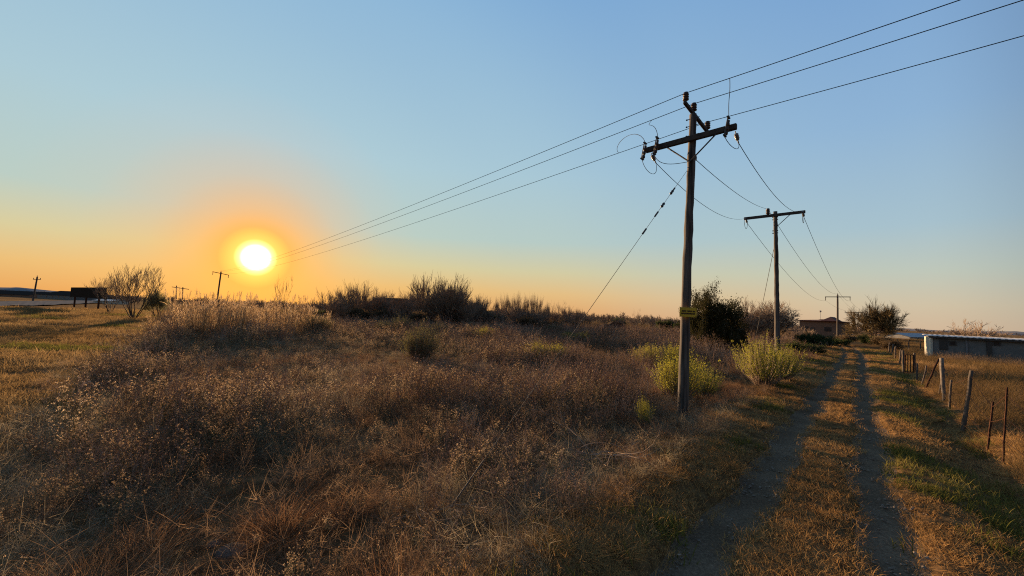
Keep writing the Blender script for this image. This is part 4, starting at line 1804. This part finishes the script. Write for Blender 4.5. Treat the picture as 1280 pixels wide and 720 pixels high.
def zones(x, y):
    u, v = uv(x, y)
    c = (rut(u, -1) + rut(u, 1)) / 2
    w = v - c
    dr = np.minimum(np.abs(v - rut(u, -1)), np.abs(v - rut(u, 1)))
    dr = np.where(u > 56, 9, dr)
    ml = (x - _a.x) * ML[1] - (y - _a.y) * ML[0]       # plus: right of the mown edge
    ml = ml + 1.6 * (fbm(x / 3, y / 3, 61) - .5)
    return u, w, dr, ml


def sel(m, *a):
    return [q[m] for q in a]


SHORT = proto([[(P_short(200 + i, 46, .16, .035, .10, .0028, .9, .5), M['straw'])] for i in range(4)])
SHORTG = proto([[(P_short(210 + i, 34, .15, .04, .13, .0036, .8, .4), M['green'])] for i in range(3)])
VERGE = proto([[(P_short(270 + i, 46, .16, .04, .13, .0028, .9, .5), M['verge'])] for i in range(4)])
STRAW = proto([[(P_short(220 + i, 60, .15, .12, .32, .0026, 1.3, .4), M['straw'])] for i in range(3)])
DOME = proto([[(P_dome(230 + i, 760, .34, .12, .38, .0010), M['rusty'])] for i in range(3)])
PALE = proto([[(P_dome(240 + i, 420, .26, .1, .26, .0015), M['straw'])] for i in range(3)])
GOLD = proto([[(P_short(250 + i, 44, .2, .25, .6, .003, .9, .25), M['gold'])] for i in range(3)])
HAY = proto([[(P_short(420 + i, 95, .3, .12, .46, .0016, 1.5, .45), M['hay'])] for i in range(4)])
SP = []
for i in range(5):
    rnd_ = random.Random(440 + i)
    a = MB()
    for k in range(5 + i):
        o_ = Vector((rnd_.uniform(-.3, .3), rnd_.uniform(-.3, .3), -.03))
        bent = rnd_.random() < .25
        d_ = (ZD + Vector((rnd_.gauss(0, .6 if bent else .1), rnd_.gauss(0, .6 if bent else .1), 0))).normalized()
        hh_ = rnd_.uniform(.5, 1.1)
        pts_ = [o_]
        for j in range(5):
            d_ = (d_ + Vector((rnd_.gauss(0, .06), rnd_.gauss(0, .06), -.12 if bent else 0))).normalized()
            pts_.append(pts_[-1] + d_ * hh_ / 5)
        a.tube(pts_, [.0045, .004, .0035, .003, .0022, .001], 3, False)
        for j in range(rnd_.randint(2, 7)):
            q_ = pts_[2].lerp(pts_[5], rnd_.random())
            e_ = q_ + rot_off(d_, rnd_.uniform(.25, .7), rnd_.uniform(0, 6.28)) * hh_ * rnd_.uniform(.08, .22)
            a.tube([q_, e_], [.002, .0012], 3, False)
            for z_ in range(3):
                blade(a, e_, rot_off(ZD, rnd_.uniform(.2, 1.2), rnd_.uniform(0, 6.28)), rnd_.uniform(.02, .05), .006, .5, rnd_, 2)
    SP.append([(a, M['stalk'])])
STALK = proto(SP)
WP = []
for i in range(7):
    a, b = MB(), MB()
    P_weed(300 + i, 6 + i % 3, .48 + .05 * i, a, b, 5, .0048 + .0008 * (i % 4))
    WP.append([(a, M['brown']), (b, M['seed'])])
WEED = proto(WP)
FP_ = []
for i in range(4):
    FP_.append([(P_short(320 + i, 60, .26, .15, .5, .0025, 1.0, .35), M['brown'])])
FINE = proto(FP_)
BP = []
for i in range(3):
    a, b = MB(), MB()
    P_weed(340 + i, 7, .6, a, b, 12, .0066)
    BP.append([(a, M['grey_green']), (b, M['seed'])])
FLUFF = proto(BP)
RP = []
for i in range(4):
    a, b = MB(), MB()
    P_reed(360 + i, 7, 2.5, a, b)
    RP.append([(a, M['reed']), (b, M['seed'])])
REED = proto(RP)

# short dry grass of the track and its verges
x, y = cloud(120, .6, 60, 1, 70, 1.25, 5)
u, w, dr, ml = zones(x, y)
ok = (w > -2.1) & (w < 2.75) & (dr > .2 + .11 * vnoise(x * 3, y * 3, 5)) & (u < 56)
patch = fbm(x / 1.1, y / 1.1, 71)
g = ok & (((w > .9) & (patch > .58)) | ((w < -.9) & (patch > .66)))
s = ok & ~g
xs, ys, rs = sel(s, x, y, np.hypot(x, y))
scatter('grass', 'short dry straw grass between and beside the wheel ruts', 'grass', SHORT, 4, xs, ys, NPR.uniform(.7, 1.3, len(xs)) * (1 + rs / 60), seed=1)
xs, ys, rs = sel(g, x, y, np.hypot(x, y))
scatter('grass', 'short green grass patches on the track verges', 'grass', SHORTG, 3, xs, ys, NPR.uniform(.7, 1.6, len(xs)) * (1 + rs / 60), seed=2)

# pale tussocks along the verge banks
x, y = cloud(5, .8, 40, 3, 70, .9, 8)
u, w, dr, ml = zones(x, y)
pt_ = fbm(x / 1.6, y / 1.6, 73)
m = (((w < -1.15) & (w > -2.3)) | ((w > 1.7) & (w < 2.8))) & (pt_ > .44) & (u < 50)
xs, ys = sel(m, x, y)
scatter('tussock_grass', 'pale straw tussocks along the edge of the track', 'grass', PALE, 3, xs, ys, NPR.uniform(.6, 1.25, len(xs)), seed=3)

# mown verge at the left
x, y = cloud(46, 3, 95, 4, 72, 1.15, 8)
u, w, dr, ml = zones(x, y)
m = (ml < 0) & (w < -6)
pt_ = fbm(x / 4, y / 1.6, 75)
g = m & (pt_ > .70)
s = m & ~g
xs, ys, rs = sel(s, x, y, np.hypot(x, y))
scatter('grass', 'mown ochre grass verge sloping to the tarred road', 'grass', VERGE, 4, xs, ys, NPR.uniform(.7, 1.3, len(xs)) * (.5 + 2.1 * fbm(xs / 3.5 + ys / 9, ys / 1.1, 76) ** 1.5) * (1 + rs / 40), seed=4)
xs, ys, rs = sel(g, x, y, np.hypot(x, y))
scatter('grass', 'green patches in the mown verge', 'grass', SHORTG, 3, xs, ys, NPR.uniform(.8, 1.5, len(xs)) * (1 + rs / 40), seed=5)

# the weedy field
x, y = cloud(46, .9, 75, 6, 66, 1.05, 7)
u, w, dr, ml = zones(x, y)
m = (ml > 0) & (w < -1.72 - .4 * vnoise(x * 1.5, y * 1.5, 8))
x, y, w, u = sel(m, x, y, w, u)
r = np.hypot(x, y)
k1 = fbm(x / 2.6, y / 2.6, 81)
k2 = fbm(x / 1.5, y / 1.5, 83)
# a lower clearing in the middle distance, left of centre
clear = np.exp(-(((x + 6.5) / 6) ** 2 + ((y - 17) / 5) ** 2))
keep = (k2 > .40) | (NPR.rand(len(x)) < .3)
x, y, w, u, r, k1, k2, clear = sel(keep, x, y, w, u, r, k1, k2, clear)
hsc = (.85 + 1.5 * (k1 - .5)) * (1 - .62 * clear) * np.interp(w, [-9, -4, -2], [1, .72, .5])
kind = NPR.rand(len(x)) + .9 * (k2 - .5)
hay_ = (kind < .42) & (k1 + .025 * (-x - 1) > .5)
fine = (kind < .36) & ~hay_
fluff = (kind > np.where(x < .5, .80, .88)) & (x < 2.4)
stalk = (kind > .62) & (kind <= .86) & (k1 > .44)
weed = ~fine & ~fluff & ~hay_ & ~stalk
sc_ = hsc * NPR.uniform(.6, 1.25, len(x)) * np.clip(.72 + r / 45, .72, 1.2)
wide = sc_ * (1 + r / 70)
xs, ys, a, b = sel(fine, x, y, wide, sc_)
scatter('grass', 'brown dry grass filling the field', 'grass', FINE, 4, xs, ys, a * 1.1, .22, zsc=b, seed=6)
xs, ys, a, b = sel(hay_, x, y, wide, sc_)
scatter('grass', 'grey hay coloured grass of the left part of the field', 'grass', HAY, 4, xs, ys, a * 1.1, .25, zsc=b, seed=21)
xs, ys, a, b = sel(weed, x, y, wide, sc_)
scatter('weeds', 'brown dead weed stalks with small seed heads across the field', 'weeds', WEED, 7, xs, ys, a, .16, zsc=b, seed=7)
xs, ys, a, b = sel(stalk, x, y, wide, sc_)
scatter('weeds', 'upright pinkish brown dead stems across the field', 'weeds', STALK, 5, xs, ys, a, .12, zsc=b, seed=22)
xs, ys, a, b = sel(fluff, x, y, wide, sc_)
scatter('weeds', 'greyish weeds with pale fluffy heads', 'weeds', FLUFF, 3, xs, ys, a * 1.2, .14, zsc=b * 1.18, seed=8)
# flattened dead stems and leaves lying on the soil between the weeds
x2, y2 = cloud(34, .9, 26, 41, 66, 1.2, 7)
u2, w2, dr2, ml2 = zones(x2, y2)
m2 = (ml2 > -1) & (w2 < -1.7)
x2, y2 = sel(m2, x2, y2)
h2 = fbm(x2 / 2.2, y2 / 2.2, 95) > .5
xs, ys = sel(h2, x2, y2)
scatter('litter', 'flattened grey dead grass lying between the weeds', 'litter', HAY, 4, xs, ys, NPR.uniform(.6, 1.1, len(xs)), .5, zsc=NPR.uniform(.16, .42, len(xs)), seed=41)
xs, ys = sel(~h2, x2, y2)
scatter('litter', 'flattened brown dead grass lying between the weeds', 'litter', FINE, 4, xs, ys, NPR.uniform(.6, 1.1, len(xs)), .5, zsc=NPR.uniform(.16, .42, len(xs)), seed=42)
# reddish domed tussocks
x, y = cloud(2.2, 1.2, 45, 9, 66, .8, 8)
u, w, dr, ml = zones(x, y)
m = (ml > 1) & (w < -1.9) & (fbm(x / 3, y / 3, 85) + .012 * x > .47)
xs, ys = sel(m, x, y)
scatter('tussock_grass', 'reddish brown domed tussocks among the weeds', 'grass', DOME, 3, xs, ys, NPR.uniform(.7, 1.5, len(xs)), seed=9)
# green grass at the foot of the bank
x, y = cloud(26, .8, 22, 10, 66, 1, 6)
u, w, dr, ml = zones(x, y)
m = (w < -1.2) & (w > -2.4) & (fbm(x / .9, y / .9, 87) > .63)
xs, ys = sel(m, x, y)
scatter('grass', 'green grass tufts below the weeds at the track edge', 'grass', SHORTG, 3, xs, ys, NPR.uniform(.8, 1.6, len(xs)), seed=10)
# the far field
x, y = cloud(1.6, 40, 170, 12, 62, 1.0, 60)
u, w, dr, ml = zones(x, y)
m = (ml > 0) & ((w < -4) | (w > 3.2))
xs, ys, rs = sel(m, x, y, np.hypot(x, y))
scatter('grass', 'far dry grassland reaching the thicket and house', 'grass', GOLD, 3, xs, ys, NPR.uniform(1.3, 2.2, len(xs)), zsc=NPR.uniform(.7, 1.2, len(xs)), seed=12)
# tall golden grass right of the fence
x, y = cloud(26, 2, 48, 14, 75, .9, 9)
u, w, dr, ml = zones(x, y)
m = (w > 2.65 + .25 * vnoise(x, y, 15))
x, y, w = sel(m, x, y, w)
k = fbm(x / 3.5, y / 3.5, 89)
tall = k > .47
rough = NPR.rand(len(x)) < .22
xs, ys, rs = sel(rough, x, y, np.hypot(x, y))
scatter('weeds', 'dark dead weeds in the paddock beyond the fence', 'weeds', FINE, 4, xs, ys, NPR.uniform(.6, 1.1, len(xs)) * (1 + rs / 90), .2, seed=23)
xs, ys, rs = sel(tall, x, y, np.hypot(x, y))
scatter('grass', 'golden brown grass in the paddock beyond the fence', 'grass', GOLD, 3, xs, ys, NPR.uniform(.6, 1.25, len(xs)) * (1 + rs / 90), seed=14)
xs, ys, rs = sel(~tall, x, y, np.hypot(x, y))
scatter('grass', 'short straw grass in the paddock beyond the fence', 'grass', STRAW, 3, xs, ys, NPR.uniform(.6, 1.2, len(xs)) * (1 + rs / 60), seed=15)
# brown weeds in front of the shed
a, b = SL + sn * 2.2, SR + sn * 3
q = NPR.rand(900)
o_ = NPR.uniform(-1.6, 2.6, 900)
xs = a.x + (b.x - a.x) * q + sn.x * o_
ys = a.y + (b.y - a.y) * q + sn.y * o_
scatter('weeds', 'tall rusty weeds along the foot of the shed wall', 'weeds', FINE, 4, xs, ys, NPR.uniform(1.6, 2.4, 900), zsc=NPR.uniform(1.5, 2.5, 900), seed=16)
# reed bed under the sun
r = np.random.RandomState(5)
n = 190
t = r.rand(n)
ra, rb_ = G(186, 417), G(410, 417)
xs = ra.x + (rb_.x - ra.x) * t
ys = 26 + r.uniform(-1.5, 7, n) + 1.5 * np.sin(t * 9)
hh = np.interp(t, [0, .1, .2, .4, .6, .8, .9, 1], [.4, .62, .88, .96, .93, .97, .7, .4]) * r.uniform(.6, 1.14, n)
scatter('reeds', 'tall dry reed bed glowing under the low sun', 'reeds', REED, 4, xs, ys, hh * .95, .08, zsc=hh * 1.22, seed=17)
# rough growth in front of and beside the reeds
n = 330
t = r.rand(n)
ra, rb_ = G(130, 421), G(470, 421)
xs = ra.x + (rb_.x - ra.x) * t + r.normal(0, .5, n)
ys = 22.6 + r.uniform(-2.2, 11, n) + 1.6 * np.sin(t * 13)
hh = np.interp(t, [0, .15, .3, .7, .85, 1], [.9, 1.2, 1.4, 1.4, 1.2, .9]) * r.uniform(.4, 1.15, n) * np.interp(ys, [22, 26], [.55, 1])
scatter('weeds', 'shoulder high rough growth in front of the reeds', 'weeds', WEED, 7, xs, ys, hh * .8, .1, zsc=hh, seed=18)
hh = hh[:150]
scatter('grass', 'hay coloured rank grass around the foot of the reeds', 'grass', HAY, 4, xs[150:300], ys[150:300], hh, .15, zsc=hh, seed=19)

# small stones and clods lying in the wheel ruts
PB = []
for i in range(4):
    rnd_ = random.Random(600 + i)
    a = MB()
    for k in range(5):
        b = MB()
        q_ = rnd_.uniform(.005, .02)
        b.lathe(Vector((0, 0, 0)), ZD, [(-.5 * q_, .3 * q_), (0, q_), (.5 * q_, .5 * q_)], 5)
        o_ = Vector((rnd_.uniform(-.1, .1), rnd_.uniform(-.1, .1), 0))
        a.add([Vector((v.x * rnd_.uniform(.7, 1.3), v.y * rnd_.uniform(.7, 1.3), v.z)) + o_ for v in b.v], b.f)
    PB.append([(a, M['clod'])])
PEB = proto(PB)
x, y = cloud(60, 1, 34, 33, 70, 1.1, 6)
u, w, dr, ml = zones(x, y)
m = (dr < .34) & (fbm(x * 1.3, y * 1.3, 91) > .42)
xs, ys = sel(m, x, y)
scatter('gravel', 'small stones and clods lying in the wheel ruts', 'gravel', PEB, 4, xs, ys, NPR.uniform(.5, 1.5, len(xs)), .3, dz=.018, seed=33)

# far woodland on the skyline: twiggy crowns that read as one dark line
TL = []
for i in range(4):
    rnd_ = random.Random(500 + i)
    a, b = MB(), MB()
    for k in range(5):
        o_ = Vector((rnd_.uniform(-1.5, 1.5), rnd_.uniform(-1.5, 1.5), -.2))
        grow(a, b, o_, (ZD + Vector((rnd_.gauss(0, .25), rnd_.gauss(0, .25), 0))).normalized(), rnd_.uniform(1.1, 2.0), .08, 3, rnd_, .55, .1, (3, 4), None, .7, 4, 2, .15, .035)
    TL.append([(a, M['bark']), (b, M['twig'])])
TLC = proto(TL)
r = np.random.RandomState(77)
xs, ys = [], []
for px0, px1, n, d0, d1 in ((395, 880, 260, 105, 230), (985, 1100, 50, 130, 240), (1100, 1290, 40, 260, 420), (-60, 150, 70, 230, 340), (140, 420, 150, 140, 260)):
    d_ = r.uniform(d0, d1, n)
    xs.append((r.uniform(px0, px1, n) - 640) / F * d_)
    ys.append(d_)
xs, ys = np.concatenate(xs), np.concatenate(ys)
hh = r.uniform(.5, 1.15, len(xs))
scatter('treeline', 'far line of leafless woodland along the skyline', 'woodland', TLC, 4, xs, ys, hh * 1.25, .04, zsc=hh * .9, seed=30)

# ------------------------------------------------------------------ dead wood and stones
def dead_branch(name, seed, n, ln, r, mat):
    rnd = random.Random(seed)
    root = thing(name, None, 'dead branch')
    for i in range(n):
        a = MB()
        az = rnd.uniform(0, 6.283)
        d = Vector((math.cos(az), math.sin(az), rnd.uniform(-.02, .35))).normalized()
        grow(a, a, Vector((rnd.gauss(0, .15), rnd.gauss(0, .15), rnd.uniform(.05, .35))), d, ln * rnd.uniform(.5, 1), r, 2, rnd, .6, .0, (2, 3), None, .7, 5, 1, .18)
        part(a, 'limb', mat, root)
    return root


db = dead_branch('dead_branch', 5, 7, .8, .008, M['twig_pale'])
place(db, 740, 590, 'pale dry fallen branches lying in the weeds near the track bank', 1.0, first=True, rz=.4)
place(db, 530, 668, 'pale curved dry stalk in the near weeds', .5, rz=2.1)
db2 = dead_branch('dead_branch', 8, 8, 4.2, .09, M['twig_pale'])
place(db2, 665, 408, 'grey heap of dead branches below the slim bare trees', .7, .3, first=True, d=50, rz=.2)


def rock(seed, r):
    rnd = random.Random(seed)
    mb = MB()
    prof = [(-.5, .3), (-.3, .8), (0, 1), (.3, .85), (.52, .45), (.6, .15)]
    mb.lathe(Vector((0, 0, 0)), ZD, [(h * r * .7, q * r) for h, q in prof], 9)
    mb.v = [Vector((v.x * 1.3, v.y, v.z)) * rnd.uniform(.86, 1.14) for v in mb.v]
    return mb


for i, (px, py, r_, lab) in enumerate(((291, 690, .12, 'pale stone lying in the near weeds'), (268, 681, .06, 'small stone left of the bigger pale stone'), (318, 676, .05, 'small stone right of the bigger pale stone'))):
    p = on(G(px, py))
    o = link('stone', rock(i, r_).mesh('stone', M['stone'], True))
    o.location = p + ZD * r_ * .05
    o.rotation_euler = (0, 0, i * 1.3)
    tag(o, lab, 'stone')
# a parked car, tiny on the far side of the field
p = P(767, 408.5, 75)
car = thing('car', 'tiny dark car parked far off across the field', 'car', Vector((p.x, p.y, hz1(p.x, p.y))))
mb = MB()
prof = [(-2.1, .35), (-2.1, .8), (-1.9, .95), (-1.0, 1.0), (-.5, 1.42), (.9, 1.45), (1.6, 1.0), (2.1, .9), (2.15, .35)]
vs = [Vector((a, -.85, h)) for a, h in prof] + [Vector((a, .85, h)) for a, h in prof]
n = len(prof)
mb.add(vs, [tuple(range(n)), tuple(range(2 * n - 1, n - 1, -1))] + [(i, i + n, (i + 1) % n + n, (i + 1) % n) for i in range(n)])
part(mb, 'body', M['dark_roof'], car, world=False)
mb = MB()
vs = [Vector((a, s * .86, h)) for s in (-1, 1) for a, h in ((-.85, 1.05), (-.45, 1.36), (.85, 1.38), (1.35, 1.05))]
mb.add(vs, [(0, 1, 2, 3), (7, 6, 5, 4)])
part(mb, 'window', M['glass'], car, world=False)
for a in (-1.35, 1.35):
    for s in (-1, 1):
        mb = MB()
        mb.lathe(Vector((a, s * .78 - .1, .32)), Vector((0, 1, 0)), [(0, .28), (.03, .32), (.17, .32), (.2, .28)], 14)
        part(mb, 'wheel', M['rubber'], car, world=False)
